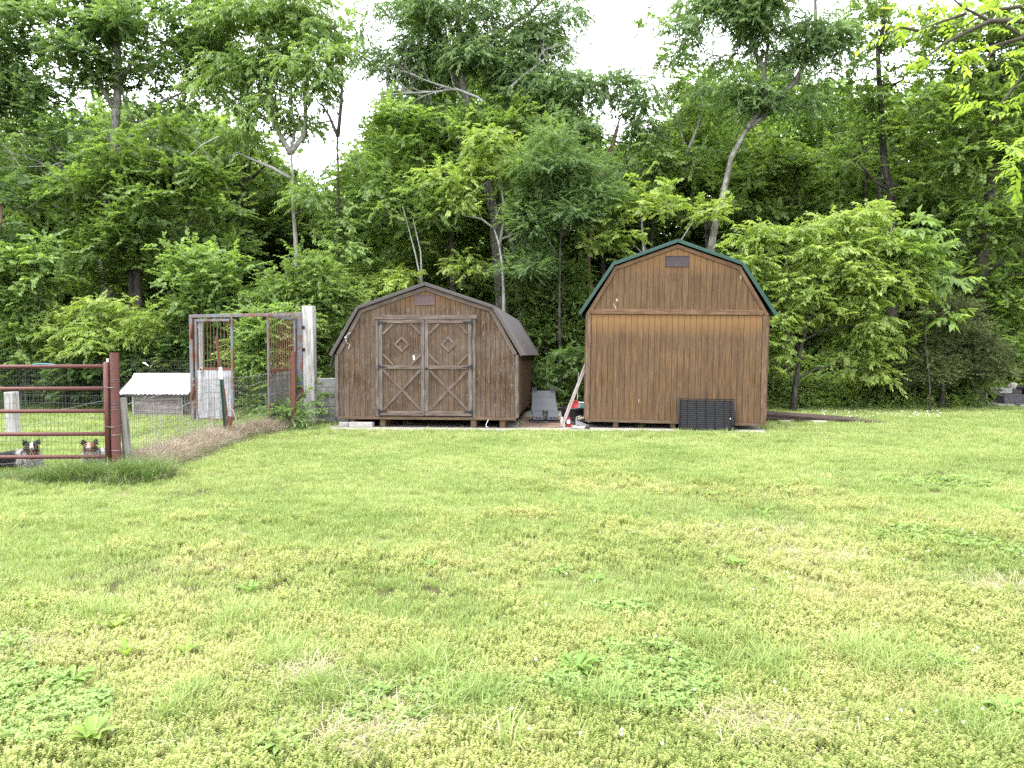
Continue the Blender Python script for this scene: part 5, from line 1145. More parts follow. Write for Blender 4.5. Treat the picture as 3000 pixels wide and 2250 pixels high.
def overhang():
    Y = 8.6; base = Vector((7.9, Y+.3, 0)); o = thing('near_tree', 'near tree reaching in from the right with bright yellow green leaves on thin bare branches', 'tree', base); g = random.Random(5)
    m = MB(); m.tube([(0, 0, -.1), (0.05, 0, 2), (-.05, 0, 4.5), (0, .1, 7.5)], [.2, .17, .14, .08], 12); m.build('trunk', M['bark'], o, smooth=True)
    br = MB(); C = []
    def limb(r, pts, leafat=()):
        P = [at(a, b, Y+(c[0] if c else 0))-base for a, b, *c in pts]; br.tube(P, [r*(1-.75*i/(len(P)-1)) for i in range(len(P))], 6, False); return P
    limb(.045, [(3400, 330), (3200, 190), (3000, 60), (2900, 62), (2830, 95), (2760, 130), (2690, 190)]); limb(.035, [(3400, 330), (3150, 130), (2990, 20), (2900, 30), (2830, 75)])
    limb(.04, [(3420, 400), (3200, 200), (3000, 110), (2930, 130), (2880, 145), (2800, 155)]); limb(.02, [(3000, 110), (2940, 70), (2960, 30), (2990, -20)])
    limb(.02, [(2935, 130), (2900, 160), (2850, 205)]); limb(.03, [(3350, 500), (3150, 330), (3000, 215), (2960, 270), (2930, 305), (2900, 318)]); limb(.025, [(3350, 550), (3150, 470), (3000, 420), (2950, 432)])
    limb(.02, [(2900, 62), (2820, 20), (2760, -30)]); limb(.018, [(2690, 90), (2640, 80), (2610, 95)]); limb(.02, [(2830, 40), (2740, 70), (2690, 90)])
    for px, py, r in ((2640, 65, 26), (2690, 50, 26), (2615, 95, 20), (2770, 70, 24), (2800, 110, 28), (2760, 140, 24), (2745, 175, 16), (2830, 25, 22), (2870, 10, 26), (2930, 5, 26), (2980, 15, 28), (2800, 165, 18), (2865, 160, 18), (2960, 95, 24), (2990, 150, 24), (2890, 310, 16), (2880, 300, 14), (2955, 435, 20), (2990, 425, 22), (2960, 490, 20), (2995, 480, 22), (3000, 335, 10), (2940, 175, 16), (3060, 60, 50), (3080, 250, 50), (3060, 450, 45), (3150, 120, 60), (3180, 350, 60), (2850, -60, 60), (3000, -80, 70), (3150, -60, 80)):
        c = at(px, py, Y+g.uniform(-.25, .25))-base; C.append((c.x, c.y, c.z, r/F*Y*1.15))
    br.build('branches', M['twig'], o, smooth=True, recalc=False)
    crown_mesh(o, np.array(C), 'ash', L_['bright'], .55, 77, size=.85)
overhang()
# ---------------------------------------------------------------- far wood, undergrowth, ground cover (nobody could count these)
def clump_template(kind, mat, seed, dens, size, name='leaf_clump'):
    V, tint = leaves(np.array([(0, 0, 0, 1.0)]), kind, dens, seed, size); o = fast_mesh(name, V, np.arange(len(V)).reshape(-1, 4), L_[mat], None, tint); COL.objects.unlink(o); return o
def scatter(name, label, pts, rots, scl, idx, templates, mat=None, parent=None):
    me = bpy.data.meshes.new(name); n = len(pts); me.vertices.add(n); me.vertices.foreach_set('co', np.asarray(pts, np.float32).ravel())
    a = me.attributes.new('rot', 'FLOAT_VECTOR', 'POINT'); a.data.foreach_set('vector', np.asarray(rots, np.float32).ravel())
    a = me.attributes.new('scl', 'FLOAT', 'POINT'); a.data.foreach_set('value', np.asarray(scl, np.float32))
    a = me.attributes.new('idx', 'INT', 'POINT'); a.data.foreach_set('value', np.asarray(idx, np.int32))
    o = bpy.data.objects.new(name, me); COL.objects.link(o)
    ng = bpy.data.node_groups.new(name+'_scatter', 'GeometryNodeTree')
    ng.interface.new_socket('Geometry', in_out='INPUT', socket_type='NodeSocketGeometry'); ng.interface.new_socket('Geometry', in_out='OUTPUT', socket_type='NodeSocketGeometry')
    gi = ng.nodes.new('NodeGroupInput'); go = ng.nodes.new('NodeGroupOutput'); ip = ng.nodes.new('GeometryNodeInstanceOnPoints'); j = ng.nodes.new('GeometryNodeJoinGeometry')
    for t in templates[::-1]:
        oi = ng.nodes.new('GeometryNodeObjectInfo'); oi.inputs['Object'].default_value = t; oi.inputs['As Instance'].default_value = True; ng.links.new(oi.outputs['Geometry'], j.inputs[0])
    def attr(nm, ty):
        q = ng.nodes.new('GeometryNodeInputNamedAttribute'); q.data_type = ty; q.inputs['Name'].default_value = nm; return q.outputs['Attribute']
    ng.links.new(gi.outputs[0], ip.inputs['Points']); ng.links.new(j.outputs[0], ip.inputs['Instance']); ip.inputs['Pick Instance'].default_value = True
    ng.links.new(attr('idx', 'INT'), ip.inputs['Instance Index']); er = ng.nodes.new('FunctionNodeEulerToRotation'); ng.links.new(attr('rot', 'FLOAT_VECTOR'), er.inputs[0]); ng.links.new(er.outputs[0], ip.inputs['Rotation'])
    ng.links.new(attr('scl', 'FLOAT'), ip.inputs['Scale']); ng.links.new(ip.outputs[0], go.inputs[0])
    md = o.modifiers.new('scatter', 'NODES'); md.node_group = ng
    tag(o, label, None, kind='stuff'); return o
def far_wood():
    g = np.random.default_rng(3)
    def top(px):
        xs = [-400, 0, 600, 800, 900, 1010, 1060, 1200, 1500, 1660, 1780, 1960, 2050, 2300, 2640, 2760, 3400]
        ys = [330, 330, 340, 480, 600, 620, 400, 180, 180, 300, 460, 420, 230, 200, 330, 250, 150]
        return np.interp(px, xs, ys)
    def fill(n_want, y0, y1, thr, expo, tpl, name, label, smin, smax):
        P = []
        while len(P) < n_want:
            Y = g.uniform(y0, y1); px = g.uniform(-700, 3700); ty = top(px)+max(0, Y-34)*7; py = ty+(1120-ty)*g.random()**expo
            c = at(px, py, Y)
            if c.z < .3 or noise.noise(Vector((c.x*.45, c.y*.3, c.z*.45))) < thr-(.14 if py > 750 else 0): continue
            P.append(tuple(c))
        k = len(P); scatter(name, label, P, np.stack([g.normal(size=k)*.2, g.normal(size=k)*.2, g.uniform(0, 6.28, k)], 1), g.uniform(smin, smax, k), g.integers(0, len(tpl), k), tpl)
    A = [clump_template('maple', 'mid', s, .75, 1.1) for s in (1, 2)]+[clump_template('maple', 'fresh', 3, .75, 1.1), clump_template('ash', 'fresh', 4, .7, 1.2)]
    B = [clump_template('large', 'fresh', s, .8, 1.3) for s in (5, 6, 7)]
    fill(2900, 25.5, 32, -.16, .8, A, 'distant_wood', 'green depth of the wood behind the nearer trees', .6, 1.15)
    fill(2600, 32, 52, -.30, .7, B, 'deep_wood', 'farthest dim part of the wood', .9, 1.7)
    tr = MB(); rr = random.Random(9)
    for i in range(70):
        px = rr.uniform(-300, 3300); Y = rr.uniform(24.5, 36); b = at(px, 1150, Y); r = rr.uniform(.05, .17); H = rr.uniform(6, 9) if not 850 < px < 1080 else 4
        lean = rr.uniform(-.6, .6); tr.tube([(b.x, Y, -.1), (b.x+lean*.4, Y, H*.4), (b.x+lean, Y, H)], [r, r*.8, r*.4], 6)
    tag(tr.build('far_trunks', M['barkdark'], smooth=True), 'dim trunks standing deep in the wood', kind='stuff')
far_wood()
def undergrowth():
    g = np.random.default_rng(8); P = []; Sc = []
    for i in range(2900):
        px = g.uniform(2150, 3300) if i < 1850 else g.uniform(-300, 2150)
        Y = 19.75+3.2*g.random()**1.5 if px > 2150 else (g.uniform(19.2, 23) if px < 960 else g.uniform(21.3, 24.5)); x = X(px, Y)
        if px > 2850 and Y < 21.6: continue
        h = (.15+.55*g.random())*(1+max(0, Y-20)*.42)*(.55 if Y < 20.1 else 1)
        if px > 2150: h *= np.interp(px, [2200, 2700, 2850, 3000], [1.2, 1.1, .6, .5])
        P.append((x, Y+.15*math.sin(x*3), h*g.random()+.04)); Sc.append(g.uniform(.16, .34))
    k = len(P); tp = [clump_template('small', m_, s, 1.0, sz) for m_, s, sz in (('fresh', 11, 3.6), ('fresh', 12, 3.4), ('lime', 13, 4.2), ('lime', 14, 3.4))]
    scatter('undergrowth', 'low leafy undergrowth carpeting the foot of the wood', P, np.stack([g.normal(size=k)*.3, g.normal(size=k)*.3, g.uniform(0, 6.28, k)], 1), Sc, g.choice([0, 0, 1, 1, 2, 3], k), tp)
undergrowth()
open('/tmp/tri','w').write(str(TRI))
# ---------------------------------------------------------------- lawn: real blades, scattered as one mass
TPL = []
def template(name, V, Fc, tint, mat):
    me = bpy.data.meshes.new(name); me.from_pydata(V, [], Fc); me.update()
    a = me.attributes.new('tint', 'FLOAT', 'FACE'); a.data.foreach_set('value', tint); me.materials.append(mat)
    return bpy.data.objects.new(name, me)     # not linked: only read by the scatter below
def blade(V, Fc, tint, b, d, L, w_, bendy, t):
    d = Vector(d); d.z = 0; d = d.normalized() if d.length > 1e-6 else Vector((1, 0, 0)); s = Vector((-d.y, d.x, 0))*w_/2
    p0 = Vector(b); p1 = p0+Vector((0, 0, L*.5))+d*L*bendy*.3; p2 = p0+Vector((0, 0, L*(1-.35*bendy)))+d*L*bendy
    n = len(V); V += [p0-s, p0+s, p1-s*.8, p1+s*.8, p2]; Fc += [(n, n+1, n+3, n+2), (n+2, n+3, n+4)]; tint += [t, t]
def tuft(seed, n, rad, L, w_, bm=.5, tmean=.5, straw=.1):
    g = random.Random(seed); V, Fc, ti = [], [], []
    for i in range(n):
        a = g.uniform(0, 6.28); r = rad*math.sqrt(g.random()); d = (math.cos(a)+g.gauss(0, .7), math.sin(a)+g.gauss(0, .7), 0)
        t = 1.0 if g.random() < straw else min(.8, max(0, g.gauss(tmean*.8, .16)))
        blade(V, Fc, ti, (r*math.cos(a), r*math.sin(a), 0), d, L*g.uniform(.5, 1.15), w_*g.uniform(.7, 1.2), abs(g.gauss(bm*.7, .3)), t)
    return V, Fc, ti
def sprig(seed, n, rad, H, nl, ls):
    """upright stems set with tiny leaves, going yellow and tan"""
    g = random.Random(seed); V, Fc, ti = [], [], []
    for i in range(n):
        a = g.uniform(0, 6.28); r = rad*math.sqrt(g.random()); b = Vector((r*math.cos(a), r*math.sin(a), 0)); tb = min(1, max(0, g.gauss(.45, .22)))
        h = H*g.uniform(.5, 1.1); lean = Vector((g.gauss(0, .25), g.gauss(0, .25), 1)).normalized()
        for k in range(nl):
            p = b+lean*h*(.15+.85*k/nl); th = k*2.4+g.random(); d = Vector((math.cos(th), math.sin(th), g.uniform(.1, .7))).normalized(); s = d.cross(Vector((0, 0, 1))).normalized()*ls*.42
            L = ls*g.uniform(.7, 1.2)*(1.1-.45*k/nl); n0 = len(V); V += [p, p+d*L*.5+s, p+d*L, p+d*L*.5-s]; Fc.append((n0, n0+1, n0+2, n0+3)); ti.append(min(1, max(0, tb+g.gauss(0, .12)+.25*(k/nl-.5))))
    return V, Fc, ti
def clover(seed, n, rad):
    g = random.Random(seed); V, Fc, ti = [], [], []
    for i in range(n):
        a = g.uniform(0, 6.28); r = rad*math.sqrt(g.random()); c = Vector((r*math.cos(a), r*math.sin(a), g.uniform(.02, .055))); th0 = g.uniform(0, 6.28); tb = min(.8, max(0, g.gauss(.4, .15)))
        tilt = Vector((g.gauss(0, .3), g.gauss(0, .3), 1)).normalized()
        for k in range(3):
            th = th0+k*2.094; d = Vector((math.cos(th), math.sin(th), 0)); d = (d-tilt*d.dot(tilt)).normalized(); s = tilt.cross(d); L = .014
            n0 = len(V); V += [c, c+d*L*.6+s*L*.5, c+d*L*1.05, c+d*L*.6-s*L*.5]; Fc.append((n0, n0+1, n0+2, n0+3)); ti.append(tb)
    return V, Fc, ti
def rosette(seed, n, L, w_, up):
    g = random.Random(seed); V, Fc, ti = [], [], []
    for i in range(n):
        a = i*2.4+g.gauss(0, .2); u = up*g.uniform(.6, 1.3); LL = L*g.uniform(.6, 1.1); d = Vector((math.cos(a), math.sin(a), 0)); s = Vector((-d.y, d.x, 0)); prev = None; tb = min(.9, max(0, g.gauss(.4, .15)))
        for k, (t, ww) in enumerate(((0, .15), (.25, .6), (.5, 1), (.75, .85), (1, .05))):
            p = d*LL*t*(1-.2*u)+Vector((0, 0, LL*(u*t-.55*u*t*t)+.008)); q = s*w_*ww/2; fold = Vector((0, 0, w_*.15*ww)); n0 = len(V); V += [p-q+fold, p, p+q+fold]
            if k: Fc += [(n0-3, n0-2, n0+1, n0), (n0-2, n0-1, n0+2, n0+1)]; ti += [tb, min(1, tb+.08)]
    return V, Fc, ti
GR = leaf_mat('grass_blades', (.16, .235, .06), (.295, .375, .12), (.53, .50, .29), .35, .3, .45, tcol=(1.15, 1.15, .8))
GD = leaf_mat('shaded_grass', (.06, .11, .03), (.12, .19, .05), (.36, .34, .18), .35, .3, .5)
GW = leaf_mat('yellowing_weeds', (.17, .235, .055), (.345, .385, .125), (.47, .405, .215), .35, .2, .8, tcol=(1.15, 1.15, .8))
GC = leaf_mat('clover_leaves', (.14, .22, .06), (.235, .335, .10), (.33, .42, .14), .35, .25, .3)
DRY2 = leaf_mat('straw', (.18, .15, .08), (.38, .34, .21), (.52, .48, .34), .2, .1, .3)
DRY = leaf_mat('dry_grass', (.13, .095, .068), (.30, .24, .19), (.50, .44, .38), .2, .1, .3)
def fields(x, y):
    """0..1 weediness of the lawn at each point"""
    n1 = np.array([noise.noise(Vector((a*.55, b*.8, 3.1))) for a, b in zip(x, y)]); n2 = np.array([noise.noise(Vector((a*2.1, b*2.6, 7.7))) for a, b in zip(x, y)])
    yb = 4.3+3.0/(1+np.exp(-(x+.3)*1.2))-1.2/(1+np.exp(-(x-3.6)*1.5)); return 1/(1+np.exp(((y-yb)-n1*4.2-n2*2.0)*1.9)), n1, n2
def lawn():
    g = np.random.default_rng(21); pts = []
    bands = [(2.2, 4.5, 760), (4.5, 7.5, 370), (7.5, 12, 190), (12, 21.3, 95)]
    for y0, y1, dens in bands:
        A = (y1-y0)*((y0+y1)*.72+2.4); n = int(A*dens); y = g.uniform(y0, y1, n*2); hw = .74*y+1.0; x = g.uniform(-1, 1, n*2)*(.74*y1+1.0); keep = np.abs(x) < hw; pts.append(np.stack([x[keep], y[keep]], 1)[:n])
    P = np.concatenate(pts); x, y = P[:, 0], P[:, 1]
    pad = (x > -3.6) & (x < 5.0+np.maximum(0, y-14)*.06) & (y > np.interp(x, [-3.7, -1.6, .6, 2.6, 4.75], [14.3, 14.2, 14.2, 14.02, 13.8])) & (y < 20.6)
    far = (y > 20.4+.0*x); wood = (x > -7) & (x < -3.6) & (y > 20)
    keep = ~pad & ~far; P = P[keep]; x, y = P[:, 0], P[:, 1]
    W, n1, n2 = fields(x, y); pen = (x < np.interp(y, [9, 12.85, 15.35, 16.3], [-4.9, -5.1, -4.5, -4.3])) & (y > 9.05)
    W = np.where(pen, .0, W); u = g.random(len(x)); size = np.interp(y, [2.5, 5, 9, 14, 20], [.95, 1.05, 1.25, 1.5, 1.9])
    bare = np.zeros(len(x))
    for px, py, r in ((2180, 1560, .55), (2400, 1640, .35), (1150, 2060, .5), (900, 1990, .28), (60, 1915, .3), (1080, 2180, .22), (2200, 2130, .3), (2350, 1770, .3), (1740, 2060, .2), (2950, 1740, .4)):
        c = gnd(px, py); bare = np.maximum(bare, np.exp(-(((x-c.x)/r)**2+((y-c.y)/(r*.6))**2)))
    keep = g.random(len(x)) > bare*.55; clov = np.array([noise.noise(Vector((a*.9, b*1.1, 19))) for a, b in zip(x, y)]) > np.where((y < 4.3) | ((x > 3) & (y < 9)), .26, .75)
    cp = g.random(len(x)) < .32; isC = clov & cp; isW = (u < W*.92) & ~isC; isC = isC & (y < 12) & ~pen; isG = ~isW & ~isC
    # a few grass tufts grow among the weeds
    def put(m, nm, lab, tps, rough, sc):
        m = m & keep; k = int(m.sum()); rot = np.stack([g.normal(size=k)*rough, g.normal(size=k)*rough, g.uniform(0, 6.28, k)], 1)
        pp = np.stack([x[m], y[m], np.array([gh(p, q) for p, q in zip(x[m], y[m])])], 1); hv = 1+.25*n2[m]; scatter(nm, lab, pp, rot, size[m]*sc*hv*(.8+.4*g.random(k)), g.integers(0, len(tps), k), tps)
    mk = lambda nm, f, ms, mat: [template(nm, *f(s), mat) for s in ms]
    tg = mk('grass_tuft', lambda s: tuft(s, 42, .055, .058, .0036, .55, .5, .08), (1, 2, 3, 4), GR)
    tg += mk('grass_tuft_fine', lambda s: tuft(s, 46, .06, .042, .0028, .8, .55, .16), (5, 6), GR)
    put(isG & ~pen, 'lawn_grass', 'mown green lawn grass', tg, .12, 1.0)
    put(isG & pen, 'pen_grass', 'grass growing inside the dog pen', mk('pen_tuft', lambda s: tuft(s, 44, .06, .07, .004, .6, .45, .1), (31, 32, 33), GR), .15, 1.1)
    put(isW, 'lawn_weeds', 'yellowing small leaved weeds in the lawn', mk('weed_sprig', lambda s: sprig(s, 13, .06, .062, 15, .0098), (7, 8, 9, 10, 11), GW), .15, .95)
    und = (isW | isC) & (g.random(len(x)) < .42); put(und, 'lawn_thatch', 'short grass and straw between the weeds', mk('thatch_tuft', lambda s: tuft(s, 26, .07, .035, .0026, 1.3, .6, .4), (12, 13, 14), GR), .1, 1.0)
    put(isC, 'lawn_clover', 'clover leaves in the lawn', mk('clover_patch', lambda s: clover(s, 26, .06), (15, 16, 17), GC), .08, .95)
    # straw mat in the bare spots
    k = 2600; bx = []
    for px, py, r in ((2180, 1560, .5), (2400, 1640, .3), (1150, 2060, .45), (900, 1990, .25), (60, 1915, .3), (1080, 2180, .22), (2200, 2130, .28), (2950, 1740, .35)):
        c = gnd(px, py); q = g.normal(size=(130, 2))*np.array([r*.6, r*.4]); bx.append(np.stack([c.x+q[:, 0], c.y+q[:, 1], np.array([gh(p, s) for p, s in q+np.array([c.x, c.y])])], 1))
    bx = np.concatenate(bx); k = len(bx)
    scatter('straw_thatch', 'dead straw in thin spots of the lawn', bx, np.stack([g.normal(size=k)*.2, g.normal(size=k)*.2, g.uniform(0, 6.28, k)], 1), .8+.5*g.random(k), g.integers(0, 2, k), mk('straw', lambda s: tuft(s, 16, .07, .05, .0026, 2.6, .6, .5), (18, 19), DRY2))
    # taller bright seeding clumps of lush grass
    cl = []
    for px, py, n, r in ((1240, 1960, 60, .22), (1750, 2090, 40, .2), (2230, 1960, 60, .28), (1950, 1770, 0, .1), (2640, 1950, 80, .3), (820, 1930, 40, .2), (560, 2080, 30, .16), (700, 1820, 30, .2), (1370, 2060, 50, .2), (2050, 1900, 20, .1), (300, 1800, 40, .25), (2850, 2120, 50, .25), (900, 2060, 30, .2)):
        c = gnd(px, py); q = g.normal(size=(n, 2))*r*.5; cl.append(np.stack([c.x+q[:, 0], c.y+q[:, 1], np.array([gh(p, s) for p, s in q+np.array([c.x, c.y])]).reshape(-1) if n else np.zeros(0)], 1))
    cl = np.concatenate(cl); k = len(cl)
    scatter('lush_grass', 'longer lush grass patches in the foreground lawn', cl, np.stack([g.normal(size=k)*.15, g.normal(size=k)*.15, g.uniform(0, 6.28, k)], 1), .9+.5*g.random(k), g.integers(0, 3, k), mk('lush_tuft', lambda s: tuft(s, 24, .04, .10, .0038, .8, .38, .04), (20, 21, 22), GR))
    # white clover heads
    fl = MB(); rr = random.Random(4)
    spots = [(1500, 2130), (1700, 2200), (1820, 2200), (2270, 2027), (2298, 2052), (2530, 1630), (2560, 1855), (2720, 1635), (1940, 2225), (1550, 2190), (2640, 2100), (2850, 1930), (2500, 1705), (1660, 1700), (330, 2190)]
    for px, py in spots+[(rr.uniform(1500, 3000), rr.uniform(1500, 2240)) for _ in range(34)]+[(rr.uniform(2400, 2760), rr.uniform(1212, 1232)) for _ in range(80)]:
        c = gnd(px, py); r = .0065 if py > 1400 else .011; M4 = Matrix.Translation((c.x, c.y, gh(c.x, c.y)+(.05 if py > 1400 else .09))); fl.lathe([(0, -r), (r*.8, -r*.5), (r, .2*r), (r*.6, r*.8), (0, r)], 6, M4, cap=False)
    tag(fl.build('clover_flowers', M['whitepaint']), 'scattered white clover heads in the lawn', kind='stuff')
    c = gnd(1932, 1468); d = thing('dandelion', 'single yellow dandelion flower in the lawn before the tall barn', 'flower', c)
    MB().tube([(0, 0, 0), (.005, 0, .05), (0, 0, .08)], .0025, 5).build('stem', L_['fresh'], d); h = MB()
    for i in range(28):
        a = i*2.4; r_ = .012+.010*(i/28); p = Vector((math.cos(a), math.sin(a), .25)); s = Vector((-math.sin(a), math.cos(a), 0))*.004; b = Vector((0, 0, .08+.004*(1-i/28))); h.add([b-s*.3, b+s*.3, b+p*r_+s, b+p*r_-s], [(0, 1, 2, 3)])
    h.build('flower_head', plain('yellow_petals', (.85, .62, .02), .6, .05), d, recalc=False)
lawn()
# broad leaved weeds: each a plant of its own
def weeds():
    G2 = leaf_mat('broad_weed_leaf', (.09, .17, .03), (.16, .27, .05), (.24, .36, .08), .35, .35, .3); G3 = leaf_mat('lime_weed_leaf', (.13, .21, .04), (.21, .31, .06), (.29, .38, .09), .4, .35, .3)
    spec = [
     (1690, 1985, 16, .17, .032, .9, G2, 'large dark plantain rosette in the lower centre of the lawn'),
     (215, 2010, 15, .15, .03, .7, G2, 'glossy plantain rosette at the lower left of the lawn'),
     (270, 2200, 12, .15, .04, 1.1, G3, 'broad leaved weed at the bottom left corner area'),
     (340, 1845, 9, .13, .035, 1.0, G3, 'bright lime leaved weed above the lower left plantain'),
     (230, 1865, 7, .10, .03, .8, G3, 'small lime weed just left of the bright lime leaved weed'),
     (545, 1925, 8, .12, .035, 1.0, G3, 'pale lime weed with spread leaves left of the lower centre'),
     (372, 1935, 6, .12, .03, 1.6, G3, 'lime weed with one tall upright leaf at lower left'),
     (95, 1790, 8, .12, .03, 1.2, G3, 'upright lime weed near the left edge of the lawn'),
     (730, 1735, 12, .13, .028, 1.0, G2, 'green weed left of centre halfway down the lawn'),
     (820, 2210, 18, .15, .028, .5, GC, 'dark flat weed cluster at the bottom edge left of centre'),
     (1260, 1665, 14, .13, .026, .7, G2, 'spreading weed in the centre of the lawn'),
     (1740, 1710, 13, .14, .024, .7, G2, 'spreading weed right of the lawn centre before the tall barn'),
     (2150, 1670, 14, .14, .028, .8, G2, 'deep green rosette right of the lawn centre'),
     (2090, 1455, 13, .16, .028, .6, G2, 'wide weed in the thin lawn patch, farther left one'),
     (2240, 1505, 16, .17, .03, .6, G2, 'deep green wide weed beside the bare patch on the right'),
     (2310, 1450, 12, .15, .03, .6, GC, 'dusty green weed behind the deep green wide weed'),
     (2460, 1600, 12, .15, .026, .6, G2, 'dark weed right of the bare patch on the right'),
     (2270, 1720, 12, .12, .026, .5, GC, 'pale flat weed right of the lawn centre rosette'),
     (2790, 1960, 14, .14, .026, .8, G2, 'bushy green weed on the lower right of the lawn'),
     (2940, 2080, 14, .16, .045, .7, G2, 'broad leaved weed at the lower right edge'),
     (2960, 1830, 12, .14, .03, .6, G2, 'dark weed at the right edge above the broad leaved weed'),
     (1640, 1480, 8, .10, .03, .8, G2, 'small green weed behind the lawn centre')]
    for i, (px, py, n, L, w_, up, mt, lb) in enumerate(spec):
        L *= .85; w_ *= .85
        V, Fc, ti = rosette(100+i, n, L, w_, up); o = template('broadleaf_weed', V, Fc, ti, mt); COL.objects.link(o); c = gnd(px, py, 0); o.location = (c.x, c.y, .012+gh(c.x, c.y)); tag(o, lb, 'weed', 'broad leaved weeds in the lawn')
    sp = [(1500, 2210, 44, .17, .0065, 'pale green grass tussock at the bottom edge of the centre'), (1490, 2190, 0, 0, 0, ''), (2460, 1925, 60, .15, .003, 'fine fountain of pale grass on the lower right'), (1080+400, 1240+1000, 0, 0, 0, ''), (2790, 1995, 34, .13, .0045, 'green grass tussock beside the bushy weed on the lower right'), (1245, 1975, 40, .14, .004, 'leaning long grass tussock in the lower centre left'), (15, 2160, 30, .14, .005, 'long grass tussock at the bottom left edge')]
    for i, (px, py, n, L, w_, lb) in enumerate(sp):
        if not n: continue
        V, Fc, ti = tuft(200+i, n, .06, L, w_, 1.0, .45, .1); o = template('grass_tussock', V, Fc, ti, GR); COL.objects.link(o); c = gnd(px, py, 0); o.location = (c.x, c.y, gh(c.x, c.y)); tag(o, lb, 'grass tussock', 'tussocks in the lawn')
weeds()
# rough grass along the fence foot, dry thatch mound, tall pale stalks, weed by the door frame
def fence_foot():
    g = np.random.default_rng(31); mk = lambda nm, f, ms, mat: [template(nm, *f(s), mat) for s in ms]
    n = 1500; x = g.uniform(-7.4, -4.15, n); y = 8.72+g.normal(size=n)*.16+(x+4.6)*.02; x2 = g.uniform(0, 1, 500); 
    pp = np.stack([x, y, np.zeros(n)], 1); k = n
    scatter('rough_grass', 'long unmown grass along the foot of the pipe gate', pp, np.stack([g.normal(size=k)*.2, g.normal(size=k)*.2, g.uniform(0, 6.28, k)], 1), (.75+.6*g.random(k))*np.interp(x, [-6.5, -5.9, -5.3, -4.6], [.42, .62, 1.15, 1.35]), g.integers(0, 4, k),
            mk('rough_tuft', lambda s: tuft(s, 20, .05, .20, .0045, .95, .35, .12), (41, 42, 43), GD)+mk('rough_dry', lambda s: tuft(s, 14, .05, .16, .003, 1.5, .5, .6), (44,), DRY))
    # dry mound: a lumpy bank under matted straw
    P = []
    for s in np.linspace(0.0, .93, 40):
        q = fence_path(float(s)); hh = .27*(.75+.7*noise.noise(Vector((s*11, 2, 2))))*(1-.35*math.exp(-((s-.62)/.05)**2)); P.append((q.x+.12, q.y, hh, .22))
    m = MB(); n = len(P); nn = 9
    for (cx, cy, hh, ww) in P:
        for k in range(nn):
            a = math.pi*k/(nn-1); m.v.append((cx-math.cos(a)*ww*(1+.2*noise.noise(Vector((cx*5, cy*2, k)))), cy, hh*.72*math.sin(a)*(1+.3*noise.noise(Vector((cx*3, cy*3, k*.7))))-.01))
    for i in range(n-1):
        for k in range(nn-1): m.f.append((i*nn+k, i*nn+k+1, (i+1)*nn+k+1, (i+1)*nn+k))
    tag(m.build('thatch_bank', DRY, smooth=True), kind='stuff', label='matted bank of dead grass along the side fence')
    k = 5200; s = g.uniform(0, .95, k); pts = np.zeros((k, 3)); rot = np.zeros((k, 3)); sc = .8+.6*g.random(k)
    for i in range(k):
        q = fence_path(float(s[i])); ii = min(n-1, int(s[i]/.93*(n-1))); hh = P[ii][2]*.72; a = g.uniform(.0, math.pi); ww = .23
        pts[i] = (q.x+.12-math.cos(a)*ww, q.y+g.normal()*.05, max(0, hh*math.sin(a)-.015)); rot[i] = (g.normal()*.6, -math.cos(a)*.9+g.normal()*.5, g.normal()*2.5)
    scatter('dry_grass', 'tangled dead grass hanging over the bank along the side fence', pts, rot, sc, g.integers(0, 4, k), mk('dry_tuft', lambda s: tuft(s, 18, .05, .13, .003, 1.6, .35, .35), (51, 52, 53, 54), DRY))
    # green growth on the pen side and foot of the mound
    k = 700; s = g.uniform(0, 1.0, k); pts = np.array([tuple(fence_path(float(q))+Vector((g.normal()*.12-.15 if g.random() < .6 else .38, g.normal()*.1, 0))) for q in s]); pts[:, 2] = 0
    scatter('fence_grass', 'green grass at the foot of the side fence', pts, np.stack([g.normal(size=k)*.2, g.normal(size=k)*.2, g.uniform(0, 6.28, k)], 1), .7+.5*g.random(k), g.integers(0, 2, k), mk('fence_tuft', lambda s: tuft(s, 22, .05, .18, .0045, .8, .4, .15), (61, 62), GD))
    m = MB(); r = random.Random(6)
    for i in range(60):
        s = r.uniform(.02, .6); q = fence_path(s)+Vector((r.uniform(-.3, .15), 0, .1)); h = r.uniform(.35, .8); l = Vector((r.gauss(0, .18), r.gauss(0, .1), h)); m.tube([q, q+l*.5+Vector((.01, 0, 0)), q+l], [.0035, .003, .0015], 3, False)
    tag(m.build('dry_stalks', M['lightstick'], recalc=False), 'thin pale dead stalks standing along the side fence', kind='stuff')
    # shade grass by sheds, behind the ramp, pen back
    k = 2600; x = g.uniform(-15, 13, k); y = np.where(x > 4.8, 20.2, np.where(x < -3.9, 18.9, 30))+g.normal(size=k)*.5; m_ = y < 25; x, y = x[m_], y[m_]; k = len(x)
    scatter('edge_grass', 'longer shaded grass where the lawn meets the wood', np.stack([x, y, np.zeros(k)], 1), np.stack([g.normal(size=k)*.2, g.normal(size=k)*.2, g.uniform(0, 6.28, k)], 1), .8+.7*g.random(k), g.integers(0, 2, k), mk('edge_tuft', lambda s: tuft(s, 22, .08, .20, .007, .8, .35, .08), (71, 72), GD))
    # grass poking up along the pad edge
    k = 420; x = g.uniform(-3.6, 5.0, k); y = np.interp(x, [-3.7, -1.6, .6, 2.6, 4.75], [14.2, 14.1, 14.1, 13.95, 13.72])+g.normal(size=k)*.06
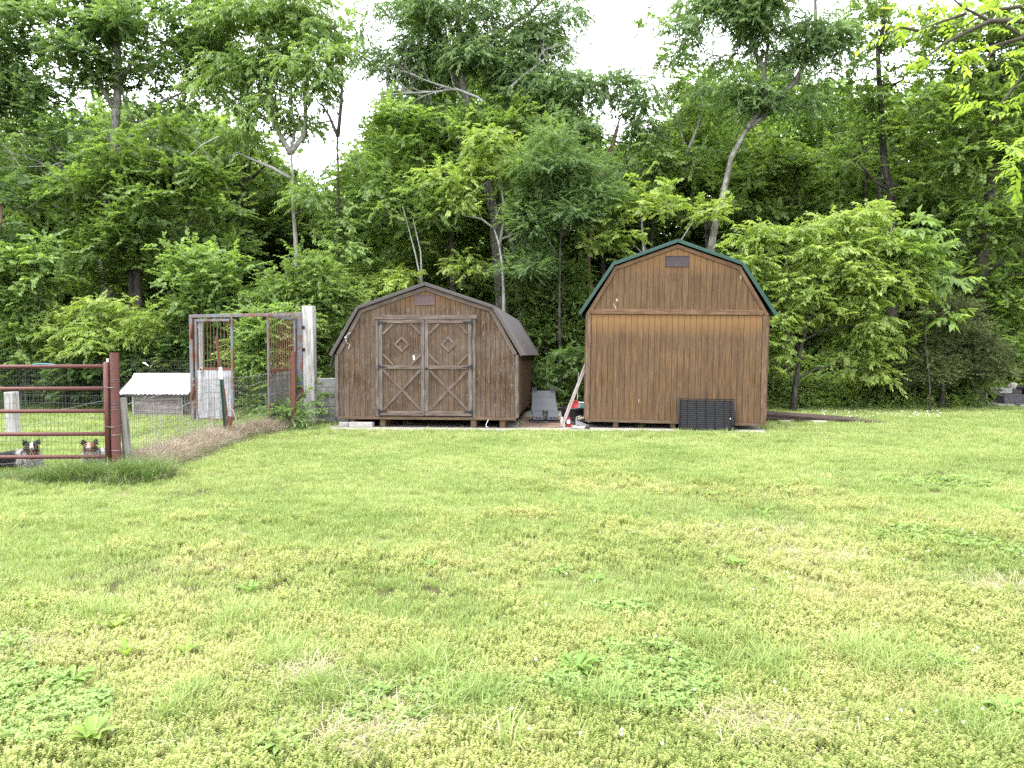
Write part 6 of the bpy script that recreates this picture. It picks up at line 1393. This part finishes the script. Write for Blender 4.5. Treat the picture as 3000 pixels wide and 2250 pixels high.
    scatter('pad_edge_grass', 'grass creeping over the front edge of the concrete pad', np.stack([x, y, np.zeros(k)], 1), np.stack([g.normal(size=k)*.2, g.normal(size=k)*.2, g.uniform(0, 6.28, k)], 1), .6+.6*g.random(k), g.integers(0, 2, k), mk('pad_tuft', lambda s: tuft(s, 26, .07, .085, .005, .7, .5, .1), (81, 82), GR))
    for i, (px, py, lb) in enumerate(((1195, 1247, 'small weed tuft growing in front of the low barn skids'), (1525, 1250, 'yellow green weed tuft at the low barn right corner'), (1875, 1255, 'thin weed tuft under the tall barn front beam'), (2135, 1272, 'small bright weed at the foot of the wire crate'), (2290, 1240, 'leafy tuft at the near edge of the ramp beside the tall barn'))):
        V, Fc, ti = tuft(300+i, 46, .09, .16, .006, .8, .5, .15); o = template('grass_tussock', V, Fc, ti, GR if i != 4 else GD); COL.objects.link(o); c = gnd(px, py, 0); o.location = (c.x, c.y, 0); tag(o, lb, 'grass tussock', 'tussocks by the sheds')
    a = gnd(885, 1246); o = thing('climbing_weed', 'tall leafy green weed growing up the right post of the steel door frame', 'weed', a); m = MB(); r = random.Random(2); C = []
    for i in range(7):
        P = [Vector((r.uniform(-.1, .1), -.15+r.uniform(-.1, .1), 0))]
        H = r.uniform(.5, 1.0)
        for k in range(5): P.append(P[-1]+Vector((r.gauss(0, .05), r.gauss(0, .04), H/5)))
        m.tube(P, .006, 4, False)
        for q in P[1:]: C.append((q.x, q.y, q.z, .09))
    m.build('stem', L_['fresh'], o, recalc=False); crown_mesh(o, np.array(C), 'broad', L_['fresh'], 1.1, 88, 'foliage', .8)
    a = gnd(850, 1262); o = thing('feathery_weed', 'pale grey green feathery weed at the top of the dry grass bank', 'weed', a); m = MB(); C = []
    for i in range(16):
        P = [Vector((r.uniform(-.3, .25), r.uniform(-.15, .15), 0))]; H = r.uniform(.3, .55)
        for k in range(3): P.append(P[-1]+Vector((r.gauss(0, .05), r.gauss(0, .04), H/3)))
        m.tube(P, .004, 3, False); C += [(q.x, q.y, q.z, .10) for q in P[1:]]
    m.build('stem', L_['fresh'], o, recalc=False); crown_mesh(o, np.array(C), 'fine', L_['grey'], .7, 89, 'foliage', .8)
fence_foot()
